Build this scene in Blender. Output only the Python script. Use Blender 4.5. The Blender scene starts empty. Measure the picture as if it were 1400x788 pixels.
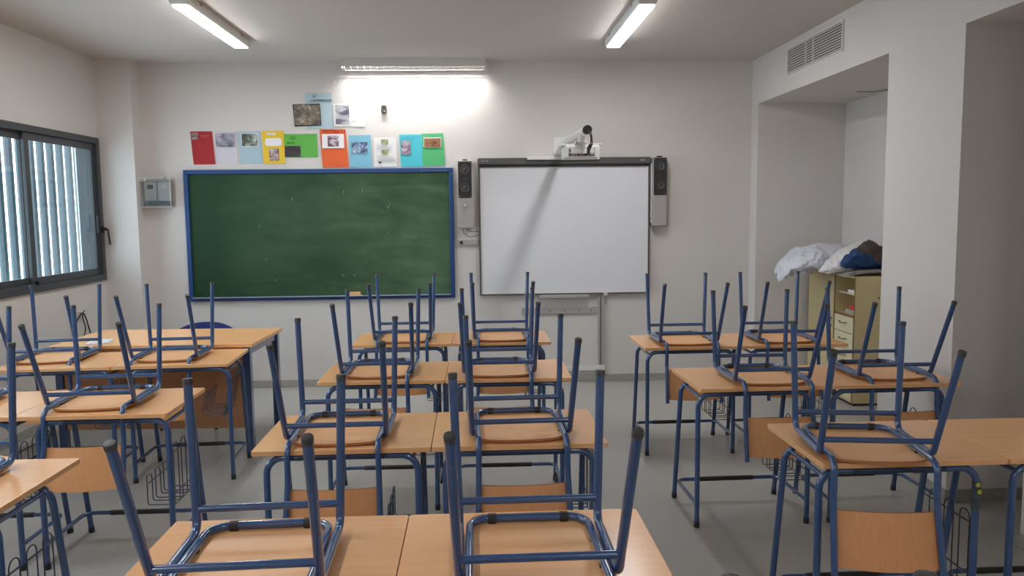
import bpy, bmesh, math, random
from mathutils import Vector, Matrix, noise
random.seed(7)
S = bpy.context.scene
C = S.collection
PI = math.pi

# ------------------------------------------------------------------ materials
def srgb(r, g, b):
    f = lambda c: (c/255/12.92) if c/255 <= .04045 else ((c/255+.055)/1.055)**2.4
    return (f(r), f(g), f(b), 1)

def newmat(name):
    m = bpy.data.materials.new(name); m.use_nodes = True
    nt = m.node_tree; b = nt.nodes['Principled BSDF']
    return m, nt, b

def N(nt, t, **kw):
    n = nt.nodes.new(t)
    for k, v in kw.items():
        if k in n.inputs: n.inputs[k].default_value = v
        else: setattr(n, k, v)
    return n

def mat(name, col, rough=.5, metal=0, spec=.5, bump=0, bscale=60, var=0, vscale=3, coat=0):
    m, nt, b = newmat(name)
    b.inputs['Roughness'].default_value = rough
    b.inputs['Metallic'].default_value = metal
    b.inputs['Specular IOR Level'].default_value = spec
    b.inputs['Coat Weight'].default_value = coat; b.inputs['Coat Roughness'].default_value = .09
    tc = N(nt, 'ShaderNodeTexCoord')
    if var:
        n = N(nt, 'ShaderNodeTexNoise', Scale=vscale, Detail=4.0)
        nt.links.new(tc.outputs['Object'], n.inputs['Vector'])
        r = N(nt, 'ShaderNodeValToRGB')
        r.color_ramp.elements[0].position = .3; r.color_ramp.elements[1].position = .7
        r.color_ramp.elements[0].color = [c*(1-var) for c in col[:3]]+[1]
        r.color_ramp.elements[1].color = [min(1, c*(1+var)) for c in col[:3]]+[1]
        nt.links.new(n.outputs['Fac'], r.inputs['Fac'])
        nt.links.new(r.outputs['Color'], b.inputs['Base Color'])
    else:
        b.inputs['Base Color'].default_value = col
    if bump:
        n2 = N(nt, 'ShaderNodeTexNoise', Scale=bscale, Detail=3.0)
        nt.links.new(tc.outputs['Object'], n2.inputs['Vector'])
        bp = N(nt, 'ShaderNodeBump', Strength=bump, Distance=.01)
        nt.links.new(n2.outputs['Fac'], bp.inputs['Height'])
        nt.links.new(bp.outputs['Normal'], b.inputs['Normal'])
    return m

def emis(name, col, st):
    m, nt, b = newmat(name)
    b.inputs['Base Color'].default_value = (.8, .8, .8, 1)
    b.inputs['Emission Color'].default_value = col
    b.inputs['Emission Strength'].default_value = st
    return m

def wood(name, c1, c2, scale=1.0, rough=.33, axis=0):
    """beech laminate: fine streaks along one axis, a little different on every object"""
    m, nt, b = newmat(name)
    tc = N(nt, 'ShaderNodeTexCoord'); oi = N(nt, 'ShaderNodeObjectInfo')
    mp = N(nt, 'ShaderNodeMapping')
    sc = [60*scale]*3; sc[axis] = 3.5*scale; mp.inputs['Scale'].default_value = sc
    nt.links.new(tc.outputs['Object'], mp.inputs['Vector'])
    cb = N(nt, 'ShaderNodeCombineXYZ'); mu = N(nt, 'ShaderNodeMath', operation='MULTIPLY'); mu.inputs[1].default_value = 37.0
    nt.links.new(oi.outputs['Random'], mu.inputs[0])
    for i in range(3): nt.links.new(mu.outputs[0], cb.inputs[i])
    nt.links.new(cb.outputs[0], mp.inputs['Location'])
    n = N(nt, 'ShaderNodeTexNoise', Scale=1.0, Detail=3.0, Roughness=.6)
    nt.links.new(mp.outputs['Vector'], n.inputs['Vector'])
    n2 = N(nt, 'ShaderNodeTexNoise', Scale=2.2, Detail=2.0)
    nt.links.new(tc.outputs['Object'], n2.inputs['Vector'])
    ad = N(nt, 'ShaderNodeMath', operation='MULTIPLY_ADD'); ad.inputs[1].default_value = .4
    nt.links.new(n2.outputs['Fac'], ad.inputs[0]); nt.links.new(n.outputs['Fac'], ad.inputs[2])
    r = N(nt, 'ShaderNodeValToRGB')
    r.color_ramp.elements[0].position = .45; r.color_ramp.elements[1].position = .95
    r.color_ramp.elements[0].color = c2; r.color_ramp.elements[1].color = c1
    nt.links.new(ad.outputs[0], r.inputs['Fac'])
    hs = N(nt, 'ShaderNodeHueSaturation')
    mr = N(nt, 'ShaderNodeMapRange'); mr.inputs['To Min'].default_value = .94; mr.inputs['To Max'].default_value = 1.06
    nt.links.new(oi.outputs['Random'], mr.inputs['Value']); nt.links.new(mr.outputs[0], hs.inputs['Value'])
    nt.links.new(r.outputs['Color'], hs.inputs['Color'])
    nt.links.new(hs.outputs['Color'], b.inputs['Base Color'])
    b.inputs['Roughness'].default_value = rough
    b.inputs['Specular IOR Level'].default_value = .45
    return m

M = {}
M['wall'] = mat('white wall paint', srgb(213, 208, 204), .9, spec=.2, bump=.12, bscale=90, var=.012, vscale=1.3)
M['ceiling'] = mat('ceiling paint', srgb(206, 199, 194), .95, spec=.1, bump=.08, bscale=60)
M['skirt'] = mat('grey stone skirting', srgb(164, 160, 152), .45, var=.10, vscale=40)
M['wood'] = wood('beech laminate', srgb(238, 184, 132), srgb(231, 175, 121), rough=.23)
M['wood_dark'] = wood('beech board', srgb(208, 154, 110), srgb(194, 138, 96))
M['ply'] = wood('beech plywood', srgb(236, 184, 134), srgb(226, 170, 120), rough=.4)
M['ply_back'] = wood('beech plywood backrest', srgb(216, 158, 108), srgb(208, 147, 97), rough=.45, axis=2)
M['edge'] = mat('varnished wood edge', srgb(176, 116, 68), .45)
M['blue'] = mat('blue painted steel', srgb(40, 76, 124), .24, spec=.6, var=.06, vscale=14, coat=.9)
M['bluedark'] = mat('blue painted wire', srgb(36, 54, 84), .35)
M['wire'] = mat('black painted wire', srgb(36, 40, 50), .4)
M['rubber'] = mat('black rubber', srgb(38, 37, 38), .5, var=.3, vscale=60)
M['cap'] = mat('dark grey worn foot cap', srgb(62, 62, 62), .5, var=.3, vscale=70)
M['worn'] = mat('worn steel tube', srgb(62, 72, 78), .45, var=.4, vscale=60)
M['yellow'] = mat('yellow sticker', srgb(176, 172, 50), .6)
M['frameblue'] = mat('board frame blue', srgb(32, 68, 122), .3, spec=.5)
M['alu'] = mat('aluminium', srgb(186, 188, 192), .35, metal=.6)
M['white'] = mat('white plastic', srgb(222, 221, 218), .4)
M['whitemetal'] = mat('white enamel', srgb(206, 202, 198), .35)
M['greyplastic'] = mat('grey plastic', srgb(168, 163, 160), .45)
M['darkgrey'] = mat('dark grey plastic', srgb(84, 82, 80), .4)
M['black'] = mat('black plastic', srgb(26, 25, 26), .45)
M['grille'] = mat('speaker black', srgb(44, 41, 41), .55)
M['cone'] = mat('speaker cone', srgb(66, 62, 62), .4)
M['anod'] = mat('anodised window frame', srgb(72, 76, 80), .4, metal=.2, var=.06, vscale=20)
M['cream'] = mat('cream laminate', srgb(210, 192, 146), .45, var=.02, vscale=8)
M['creamdrawer'] = mat('pale cream laminate', srgb(220, 208, 176), .45)
M['creamedge'] = mat('brown edge band', srgb(120, 94, 56), .5)
M['chairblue'] = mat('dark blue upholstery', srgb(24, 38, 104), .8, bump=.2, bscale=300)
M['louvre'] = mat('grey blue metal slat', srgb(66, 78, 84), .5, metal=0, var=.15, vscale=18)
M['reveal_shade'] = mat('dark window lining', srgb(58, 66, 72), .5)  # dark colour stands in for shade on the outer window reveal
M['glint'] = mat('mirror louvre', srgb(205, 205, 205), .2, metal=.5)
M['red'] = mat('red folder', srgb(214, 60, 54), .6)
M['paperwhite'] = mat('white paper', srgb(232, 230, 232), .8)
M['ext'] = mat('exterior render', srgb(196, 200, 204), .9)

def screen_mat():
    m, nt, b = newmat('board film')
    b.inputs['Base Color'].default_value = srgb(224, 224, 228)
    b.inputs['Roughness'].default_value = .42
    b.inputs['Specular IOR Level'].default_value = .35
    return m
M['screen'] = screen_mat()

def floor_mat():
    m, nt, b = newmat('terrazzo floor')
    tc = N(nt, 'ShaderNodeTexCoord')
    n = N(nt, 'ShaderNodeTexNoise', Scale=150.0, Detail=3.0, Roughness=.7)
    nt.links.new(tc.outputs['Object'], n.inputs['Vector'])
    r = N(nt, 'ShaderNodeValToRGB')
    r.color_ramp.elements[0].position = .32; r.color_ramp.elements[1].position = .68
    r.color_ramp.elements[0].color = srgb(152, 150, 146); r.color_ramp.elements[1].color = srgb(180, 178, 173)
    nt.links.new(n.outputs['Fac'], r.inputs['Fac'])
    v = N(nt, 'ShaderNodeTexVoronoi', Scale=90.0)
    nt.links.new(tc.outputs['Object'], v.inputs['Vector'])
    r3 = N(nt, 'ShaderNodeValToRGB')
    r3.color_ramp.elements[0].position = .0; r3.color_ramp.elements[1].position = .16
    r3.color_ramp.elements[0].color = (.82, .82, .82, 1); r3.color_ramp.elements[1].color = (1, 1, 1, 1)
    nt.links.new(v.outputs['Distance'], r3.inputs['Fac'])
    mx = N(nt, 'ShaderNodeMixRGB', blend_type='MULTIPLY'); mx.inputs['Fac'].default_value = 1
    nt.links.new(r.outputs['Color'], mx.inputs['Color1']); nt.links.new(r3.outputs['Color'], mx.inputs['Color2'])
    br = N(nt, 'ShaderNodeTexBrick', offset=0.0, squash=1.0)
    br.inputs['Scale'].default_value = 1.0; br.inputs['Mortar Size'].default_value = .0018
    br.inputs['Brick Width'].default_value = .6; br.inputs['Row Height'].default_value = .6
    br.inputs['Color1'].default_value = (1, 1, 1, 1); br.inputs['Color2'].default_value = (.975, .975, .97, 1)
    br.inputs['Mortar'].default_value = (.84, .84, .84, 1)
    nt.links.new(tc.outputs['Object'], br.inputs['Vector'])
    mx2 = N(nt, 'ShaderNodeMixRGB', blend_type='MULTIPLY'); mx2.inputs['Fac'].default_value = 1
    nt.links.new(mx.outputs['Color'], mx2.inputs['Color1']); nt.links.new(br.outputs['Color'], mx2.inputs['Color2'])
    nt.links.new(mx2.outputs['Color'], b.inputs['Base Color'])
    n3 = N(nt, 'ShaderNodeTexNoise', Scale=2.5, Detail=4.0)
    nt.links.new(tc.outputs['Object'], n3.inputs['Vector'])
    mr = N(nt, 'ShaderNodeMapRange'); mr.inputs['To Min'].default_value = .26; mr.inputs['To Max'].default_value = .42
    nt.links.new(n3.outputs['Fac'], mr.inputs['Value']); nt.links.new(mr.outputs[0], b.inputs['Roughness'])
    b.inputs['Specular IOR Level'].default_value = .5
    return m
M['floor'] = floor_mat()

def chalk_mat():
    m, nt, b = newmat('green chalkboard')
    tc = N(nt, 'ShaderNodeTexCoord')
    def layer(scale, rot, dist, stretch, seed):
        mp = N(nt, 'ShaderNodeMapping'); mp.inputs['Scale'].default_value = stretch; mp.inputs['Rotation'].default_value = (0, rot, 0); mp.inputs['Location'].default_value = (seed, seed, seed)
        nt.links.new(tc.outputs['Object'], mp.inputs['Vector'])
        n = N(nt, 'ShaderNodeTexNoise', Scale=scale, Detail=5.0, Roughness=.55, Distortion=dist)
        nt.links.new(mp.outputs[0], n.inputs['Vector']); return n.outputs['Fac']
    def mth(op, a, c):
        q = N(nt, 'ShaderNodeMath', operation=op)
        for k, v in enumerate((a, c)):
            if isinstance(v, (int, float)): q.inputs[k].default_value = v
            else: nt.links.new(v, q.inputs[k])
        return q.outputs[0]
    a1 = layer(1.5, .45, 1.6, (.8, 1, 3.2), 1.7); a2 = layer(1.3, -.5, 2.4, (1, 1, 2.2), 6.1); patch = layer(1.1, 0, .3, (1, 1, 1), 9.4)
    sx = N(nt, 'ShaderNodeSeparateXYZ'); nt.links.new(tc.outputs['Object'], sx.inputs[0])
    mr = N(nt, 'ShaderNodeMapRange'); mr.inputs['From Min'].default_value = -1.1; mr.inputs['From Max'].default_value = 1.0
    mr.inputs['To Min'].default_value = .25; mr.inputs['To Max'].default_value = 1.0
    nt.links.new(sx.outputs['X'], mr.inputs['Value'])
    v = mth('MULTIPLY', mth('ADD', a1, a2), mth('MULTIPLY', patch, mr.outputs[0]))
    r = N(nt, 'ShaderNodeValToRGB')
    r.color_ramp.elements[0].position = .12; r.color_ramp.elements[1].position = .72
    r.color_ramp.elements[0].color = srgb(32, 62, 36); r.color_ramp.elements[1].color = srgb(86, 112, 84)
    nt.links.new(v, r.inputs['Fac']); nt.links.new(r.outputs['Color'], b.inputs['Base Color'])
    b.inputs['Roughness'].default_value = .5; b.inputs['Specular IOR Level'].default_value = .25
    return m
M['chalkboard'] = chalk_mat()
M['chalk'] = mat('chalk marks', srgb(150, 170, 154), .9)

def glass_mat():
    m, nt, b = newmat('window glass')
    nt.nodes.remove(b)
    out = nt.nodes['Material Output']
    tr = N(nt, 'ShaderNodeBsdfTransparent'); tr.inputs['Color'].default_value = (.84, .93, .97, 1)
    gl = N(nt, 'ShaderNodeBsdfGlossy'); gl.inputs['Roughness'].default_value = .02
    fr = N(nt, 'ShaderNodeFresnel'); ge = N(nt, 'ShaderNodeNewGeometry')
    mr = N(nt, 'ShaderNodeMapRange'); mr.inputs['To Min'].default_value = 1.5; mr.inputs['To Max'].default_value = 1/1.5
    nt.links.new(ge.outputs['Backfacing'], mr.inputs['Value']); nt.links.new(mr.outputs[0], fr.inputs['IOR'])
    mx = N(nt, 'ShaderNodeMixShader')
    nt.links.new(fr.outputs[0], mx.inputs[0]); nt.links.new(tr.outputs[0], mx.inputs[1]); nt.links.new(gl.outputs[0], mx.inputs[2])
    nt.links.new(mx.outputs[0], out.inputs['Surface'])
    return m
M['glass'] = glass_mat()
def clear_mat():
    m, nt, b = newmat('clear plastic')
    nt.nodes.remove(b)
    out = nt.nodes['Material Output']
    tr = N(nt, 'ShaderNodeBsdfTransparent'); tr.inputs['Color'].default_value = (.9, .9, .9, 1)
    gl = N(nt, 'ShaderNodeBsdfGlossy'); gl.inputs['Roughness'].default_value = .15
    mx = N(nt, 'ShaderNodeMixShader'); mx.inputs[0].default_value = .12
    nt.links.new(tr.outputs[0], mx.inputs[1]); nt.links.new(gl.outputs[0], mx.inputs[2])
    nt.links.new(mx.outputs[0], out.inputs['Surface'])
    return m
M['clear'] = clear_mat()

def photo(name, cols, scale=14, seed=0., stretch=(1, 1, 1)):
    m, nt, b = newmat(name)
    tc = N(nt, 'ShaderNodeTexCoord'); mp = N(nt, 'ShaderNodeMapping')
    mp.inputs['Location'].default_value = (seed, seed*.7, seed*1.3); mp.inputs['Scale'].default_value = stretch
    nt.links.new(tc.outputs['Object'], mp.inputs['Vector'])
    n = N(nt, 'ShaderNodeTexNoise', Scale=float(scale), Detail=5.0, Roughness=.65, Distortion=.6)
    nt.links.new(mp.outputs[0], n.inputs['Vector'])
    r = N(nt, 'ShaderNodeValToRGB'); e = r.color_ramp.elements
    while len(e) < len(cols): e.new(.5)
    for i, c in enumerate(cols):
        e[i].position = .32+.36*i/(len(cols)-1); e[i].color = srgb(*c)
    nt.links.new(n.outputs['Fac'], r.inputs['Fac']); nt.links.new(r.outputs['Color'], b.inputs['Base Color'])
    b.inputs['Roughness'].default_value = .5
    return m

# ------------------------------------------------------------------ mesh helpers
def link(name, bm, m, parent=None, smooth=False, bevel=0, bseg=2, smat=None):
    me = bpy.data.meshes.new(name)
    bmesh.ops.recalc_face_normals(bm, faces=bm.faces)
    bm.to_mesh(me); bm.free()
    for k in (m if isinstance(m, (list, tuple)) else [m]): me.materials.append(M[k] if isinstance(k, str) else k)
    if smooth:
        for p in me.polygons: p.use_smooth = True
        if smooth != 'all': me.set_sharp_from_angle(angle=math.radians(40))
    o = bpy.data.objects.new(name, me); C.objects.link(o)
    if parent: o.parent = parent
    if bevel:
        md = o.modifiers.new('bevel', 'BEVEL'); md.width = bevel; md.segments = bseg; md.limit_method = 'ANGLE'
    return o

def box(bm, x0, x1, y0, y1, z0, z1, mi=0):
    v = [bm.verts.new(p) for p in [(x0,y0,z0),(x1,y0,z0),(x1,y1,z0),(x0,y1,z0),(x0,y0,z1),(x1,y0,z1),(x1,y1,z1),(x0,y1,z1)]]
    for q in [(3,2,1,0),(4,5,6,7),(0,1,5,4),(1,2,6,5),(2,3,7,6),(3,0,4,7)]:
        f = bm.faces.new([v[i] for i in q]); f.material_index = mi
    return v

def B(*a):
    bm = bmesh.new(); box(bm, *a); return bm

def fillet(pts, rad, n=6):
    """polyline with rounded corners; rad = one radius or one per inner point"""
    pts = [Vector(p) for p in pts]; out = [pts[0]]
    rs = rad if isinstance(rad, (list, tuple)) else [rad]*(len(pts)-2)
    for i in range(1, len(pts)-1):
        a, b, c = pts[i-1], pts[i], pts[i+1]; r = rs[i-1]
        u = (a-b).normalized(); v = (c-b).normalized(); ang = u.angle(v)
        if r <= 0 or ang > PI-.02: out.append(b); continue
        t = min(r/math.tan(ang/2), (a-b).length*.49 if i > 1 else (a-b).length*.98, (c-b).length*.49 if i < len(pts)-2 else (c-b).length*.98)
        r2 = t*math.tan(ang/2); bis = (u+v).normalized(); cen = b+bis*(r2/math.sin(ang/2))
        p0 = b+u*t-cen; p1 = b+v*t-cen; tot = p0.angle(p1); ax = p0.cross(p1).normalized()
        for k in range(n+1): out.append(cen+Matrix.Rotation(tot*k/n, 3, ax) @ p0)
    out.append(pts[-1]); return out

def tube(bm, pts, r, seg=12, caps=True, mi=0):
    pts = [Vector(p) for p in pts]
    P = [pts[0]]
    for p in pts[1:]:
        if (p-P[-1]).length > 1e-5: P.append(p)
    pts = P
    T = []
    for i in range(len(pts)):
        a = pts[max(0, i-1)]; b = pts[min(len(pts)-1, i+1)]; T.append((b-a).normalized())
    up = Vector((0, 0, 1)) if abs(T[0].z) < .9 else Vector((1, 0, 0))
    n = T[0].cross(up).normalized(); rings = []
    for i, p in enumerate(pts):
        n = (n-T[i]*n.dot(T[i])).normalized(); b = T[i].cross(n)
        rr = r[i] if isinstance(r, (list, tuple)) else r
        rings.append([bm.verts.new(p+(n*math.cos(2*PI*k/seg)+b*math.sin(2*PI*k/seg))*rr) for k in range(seg)])
    for i in range(len(rings)-1):
        for k in range(seg):
            f = bm.faces.new((rings[i][k], rings[i][(k+1) % seg], rings[i+1][(k+1) % seg], rings[i+1][k])); f.material_index = mi
    if caps:
        bm.faces.new(rings[0][::-1]).material_index = mi; bm.faces.new(rings[-1]).material_index = mi

def TB(pts, r, seg=12):
    bm = bmesh.new(); tube(bm, pts, r, seg); return bm

def lathe(bm, prof, cen, axis='y', seg=28, mi=0):
    """prof = list of (radius, height along axis)"""
    cen = Vector(cen); rings = []
    for r, h in prof:
        ring = []
        for k in range(seg):
            a = 2*PI*k/seg; c, s = r*math.cos(a), r*math.sin(a)
            o = {'y': (c, h, s), 'z': (c, s, h), 'x': (h, c, s)}[axis]
            ring.append(bm.verts.new(cen+Vector(o)))
        rings.append(ring)
    for i in range(len(rings)-1):
        for k in range(seg):
            bm.faces.new((rings[i][k], rings[i][(k+1) % seg], rings[i+1][(k+1) % seg], rings[i+1][k])).material_index = mi
    bm.faces.new(rings[0]).material_index = mi; bm.faces.new(rings[-1]).material_index = mi

def prism(bm, poly, h0, h1, axis='z', mi=0):
    def P(a, b, h): return {'z': (a, b, h), 'y': (a, h, b), 'x': (h, a, b)}[axis]
    lo = [bm.verts.new(P(a, b, h0)) for a, b in poly]; hi = [bm.verts.new(P(a, b, h1)) for a, b in poly]
    n = len(poly)
    bm.faces.new(lo[::-1]).material_index = mi; bm.faces.new(hi).material_index = mi
    for i in range(n): bm.faces.new((lo[i], lo[(i+1) % n], hi[(i+1) % n], hi[i])).material_index = mi

def rrect(x0, x1, y0, y1, r, n=5):
    out = []
    for cx, cy, a0 in ((x1-r, y1-r, 0), (x0+r, y1-r, 90), (x0+r, y0+r, 180), (x1-r, y0+r, 270)):
        for k in range(n+1):
            a = math.radians(a0+90*k/n); out.append((cx+r*math.cos(a), cy+r*math.sin(a)))
    return out

def empty(name, loc=(0, 0, 0), rz=0, parent=None):
    o = bpy.data.objects.new(name, None); C.objects.link(o)
    o.location = loc; o.rotation_euler = (0, 0, rz); o.empty_display_size = .05
    if parent: o.parent = parent
    return o

def tag(o, label, cat, group=None, kind=None):
    o['label'] = label; o['category'] = cat
    if group: o['group'] = group
    if kind: o['kind'] = kind
    return o

def struct(o, label=None):
    o['kind'] = 'structure'
    if label: o['label'] = label
    return o

def copy_tree(o, parent=None):
    c = o.copy(); C.objects.link(c)
    if parent: c.parent = parent
    for ch in [x for x in C.objects if x.parent == o]: copy_tree(ch, c)
    return c

def lettering(text, size, loc, m, parent, sx=1.0, rot=0.0):
    """writing on something that hangs on the front wall"""
    cu = bpy.data.curves.new('lettering', 'FONT'); cu.body = text; cu.size = size; cu.extrude = .0003
    cu.align_x = 'LEFT'; cu.resolution_u = 3
    o = bpy.data.objects.new('lettering_tmp', cu); C.objects.link(o)
    bpy.context.view_layer.update()
    me = bpy.data.meshes.new_from_object(o.evaluated_get(bpy.context.evaluated_depsgraph_get()))
    C.objects.unlink(o); bpy.data.objects.remove(o)
    me.materials.clear(); me.materials.append(M[m] if isinstance(m, str) else m)
    t = bpy.data.objects.new('lettering', me); C.objects.link(t)
    t.parent = parent; t.location = loc; t.rotation_euler = (PI/2, rot, 0); t.scale = (sx, 1, 1)
    return t

# ------------------------------------------------------------------ room (metres; camera stands over the origin, front wall ahead)
YW = 7.53; ZC = 3.046; XL = -3.42; XR = 2.61; XO = 3.44; YB = -1.3; ZB = 2.63
struct(link('floor', B(XL-.3, XO+.3, YB-.2, YW+.3, -.1, 0), 'floor'))
struct(link('ceiling', B(XL-.3, XO+.3, YB-.2, YW+.3, ZC, ZC+.15), 'ceiling'))
struct(link('wall_front', B(XL-.3, XO+.3, YW, YW+.2, 0, ZC), 'wall'))
struct(link('wall_back', B(XL-.3, XO+.3, YB-.2, YB, 0, ZC), 'wall'))
WY0, WY1, WZ0, WZ1 = 5.08, 7.326, 1.075, 2.350       # outer edge of the window frame
bm = bmesh.new()
box(bm, XL-.17, XL, YB, YW, 0, WZ0+.03); box(bm, XL-.17, XL, YB, YW, WZ1-.03, ZC)
box(bm, XL-.17, XL, WY1-.03, YW, WZ0+.03, WZ1-.03); box(bm, XL-.17, XL, 4.92, WY0+.03, WZ0+.03, WZ1-.03)
box(bm, XL-.17, XL, YB, 2.63, WZ0+.03, WZ1-.03)
struct(link('wall_left', bm, 'wall'))
struct(link('wall_right', B(XO, XO+.2, YB, YW, 0, ZC), 'wall'))
struct(link('wall_pillar', B(XL, -3.10, 7.342, YW, 0, ZC), 'wall'))
struct(link('wall_pilaster', B(XR, XO, 7.355, YW, 0, ZC), 'wall'))
struct(link('wall_beam', B(XR, XO, YB, 7.355, ZB, ZC), 'wall'))
struct(link('wall_column', B(XR, XO, 4.215, 5.008, 0, ZB), 'wall'))
struct(link('wall_column', B(XR, XO, YB, 3.60, 0, ZB), 'wall'))
def skirting(side, *a):
    o = struct(link('baseboard_'+side, B(*a), 'skirt', bevel=.003)); return o
skirting('front', -3.10, XR, YW-.012, YW, 0, .07)
skirting('left', XL, XL+.012, YB, 7.33, 0, .07)
skirting('pillar', XL, -3.09, 7.33, 7.342, 0, .07)
skirting('pilaster', XR, XO, 7.343, 7.355, 0, .07)
skirting('right', XO-.012, XO, 5.02, 7.343, 0, .07)
bm = bmesh.new(); box(bm, XR-.012, XO, 4.203, 4.215, 0, .07); box(bm, XR-.012, XR, 4.215, 5.008, 0, .07); box(bm, XR-.012, XO, 5.008, 5.02, 0, .07)
struct(link('baseboard_column', bm, 'skirt'))
bm = bmesh.new(); box(bm, XR-.012, XO, 3.60, 3.612, 0, .07); box(bm, XR-.012, XR, YB, 3.60, 0, .07)
struct(link('baseboard_column', bm, 'skirt'))
skirting('recess', XO-.012, XO, 3.612, 4.203, 0, .07)
bm = bmesh.new(); tube(bm, [(3.19, 6.64, ZB-.002), (3.33, 6.635, ZB-.002), (3.43, 6.45, ZB-.002)], .004, 6)
struct(link('trim_1', bm, 'darkgrey'))

# ---- window on the left wall: fixed frame, two sliding sashes
def ring(bm, x0, x1, y0, y1, z0, z1, w):
    box(bm, x0, x1, y0, y1, z0, z0+w); box(bm, x0, x1, y0, y1, z1-w, z1)
    box(bm, x0, x1, y0, y0+w, z0+w, z1-w); box(bm, x0, x1, y1-w, y1, z0+w, z1-w)
def window(name, y0, y1, split, first):
    win = struct(empty(name, (XL, y0, WZ0)))
    L = lambda bm: bmesh.ops.translate(bm, verts=bm.verts, vec=(-XL, -y0, -WZ0))
    def part(n, bm, m, p=win, **k): L(bm); return link(n, bm, m, p, **k)
    bm = bmesh.new(); ring(bm, XL-.10, XL+.022, y0, y1, WZ0, WZ1, .052)
    box(bm, XL-.10, XL+.005, y0+.05, y1-.05, WZ0+.052, WZ0+.06)
    part('window_frame', bm, 'anod', bevel=.003)
    for (a, b_, x) in ((y0+.045, split+.03, XL-.035), (split-.03, y1-.045, XL-.005)):
        bm = bmesh.new(); ring(bm, x-.028, x, a, b_, WZ0+.05, WZ1-.05, .062)
        s = part('window_sash', bm, 'anod', bevel=.003)
        part('window_pane', B(x-.018, x-.012, a+.06, b_-.06, WZ0+.11, WZ1-.11), 'glass', s)
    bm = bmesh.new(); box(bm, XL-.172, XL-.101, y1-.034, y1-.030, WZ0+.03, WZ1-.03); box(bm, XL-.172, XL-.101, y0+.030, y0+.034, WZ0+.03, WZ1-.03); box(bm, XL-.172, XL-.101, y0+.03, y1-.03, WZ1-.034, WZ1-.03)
    part('window_reveal_shade', bm, 'reveal_shade')  # added strips, coloured dark so the reveal looks shaded
    bm = bmesh.new(); box(bm, XL-.006, XL+.024, y1-.10, y1-.075, 1.50, 1.66)
    part('window_latch', bm, 'black', bevel=.003)
    if first:
        bm = bmesh.new()
        box(bm, XL+.02, XL+.032, y1-.042, y1-.016, 1.50, 1.56)
        tube(bm, fillet([(XL+.03, y1-.03, 1.535), (XL+.068, y1-.03, 1.535), (XL+.075, y1-.016, 1.395)], .01), .008, 8)
        box(bm, XL+.020, XL+.05, y1-.06, y1-.012, 1.525, 1.55)
        part('window_handle', bm, 'black', smooth=True)
        bm = bmesh.new(); box(bm, XL-.004, XL+.02, split-.008, split+.012, WZ0+.055, WZ0+.085)
        part('window_stop', bm, 'black')
    return win
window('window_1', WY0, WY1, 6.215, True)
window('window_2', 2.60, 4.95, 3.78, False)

# ---- sunscreen of upright metal slats outside
scr = empty('louvered_sunscreen', (-3.86, 6.1, .6))
tag(scr, 'row of upright grey metal sunscreen slats outside the left window', 'sunscreen')
bm = bmesh.new(); prism(bm, [(-.033, -.004), (-.015, -.011), (.015, -.012), (.033, -.004), (.033, .004), (.015, .007), (-.015, .005), (-.033, .004)], 0, 2.1)
bmesh.ops.rotate(bm, verts=bm.verts, matrix=Matrix.Rotation(math.radians(8), 3, 'Z'))
slat0 = link('slat', bm, 'louvre', scr)
for i in range(38):
    o = slat0 if i == 0 else slat0.copy()
    if i: C.objects.link(o); o.parent = scr
    o.location = (0, 3.35-.160*i, 0)
for z in (.35, 1.75):
    link('rail', B(-.012, .012, -2.7, 3.45, z, z+.014), 'louvre', scr)

# ------------------------------------------------------------------ ceiling lights
LAMP = emis('lit lamp diffuser', (.985, .99, 1, 1), 68.0)
def ceiling_light(cx, y0, label):
    y1 = y0+1.36
    t = tag(empty('ceiling_light', (cx, (y0+y1)/2, ZC)), label, 'ceiling light', 'surface mounted linear ceiling lights')
    h = (y1-y0)/2
    bm = bmesh.new()
    prof = [(-.062, 0), (-.062, -.05), (-.052, -.064), (.052, -.064), (.062, -.05), (.062, 0)]
    prism(bm, prof, -h, h, 'y')
    link('housing', bm, 'white', t, bevel=.003)
    link('diffuser', B(-.05, .05, -h+.035, h-.035, -.07, -.0635), LAMP, t)
    for s in (-1, 1):
        for yy in (-.45, .45): link('clip', B(s*.063-.006, s*.063+.006, yy-.012, yy+.012, -.02, -.002), 'alu', t)
ceiling_light(-1.872, 5.205, 'lit white linear ceiling light, the left one of the two in view')
ceiling_light(1.112, 5.205, 'lit white linear ceiling light, the right one of the two in view')
ceiling_light(-1.872, 2.0, 'lit white linear ceiling light over the middle rows, window side')
ceiling_light(-1.872, -1.0, 'lit white linear ceiling light at the back of the room, window side')
ceiling_light(1.112, -1.0, 'lit white linear ceiling light at the back of the room, alcove side')

# louvred lamp that washes the front wall
t = tag(empty('blackboard_light', (-.571, 7.385, ZC)), 'long white louvred lamp fixed to the ceiling along the front wall', 'ceiling light')
hw = .651
bm = bmesh.new()
box(bm, -hw, hw, -.055, -.050, -.072, 0); box(bm, -hw, hw, .055, .060, -.0725, 0); box(bm, -hw+.004, hw-.004, .015, .018, -.055, -.016); box(bm, -hw, hw, -.05, .055, -.004, 0)  # inner baffle added, unseen, to keep strip light off the back panel
box(bm, -hw, -hw+.004, -.05, .055, -.088, -.004); box(bm, hw-.004, hw, -.05, .055, -.088, -.004)
link('housing', bm, 'whitemetal', t)
bm = bmesh.new(); prism(bm, [(-.045, -.012), (-.02, -.008), (.03, -.014), (.05, -.05), (.052, -.05), (.040, -.006), (-.045, -.006)], -hw+.01, hw-.01, 'x')
link('reflector', bm, 'glint', t)
bm = bmesh.new(); prism(bm, [(-.042, -.0285), (-.020, -.0345), (-.018, -.030), (-.042, -.024)], -hw+.03, hw-.03, 'x')
link('lamp_strip', bm, emis('lit lamp strip', (1, .995, .97, 1), 300.0), t)
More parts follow.
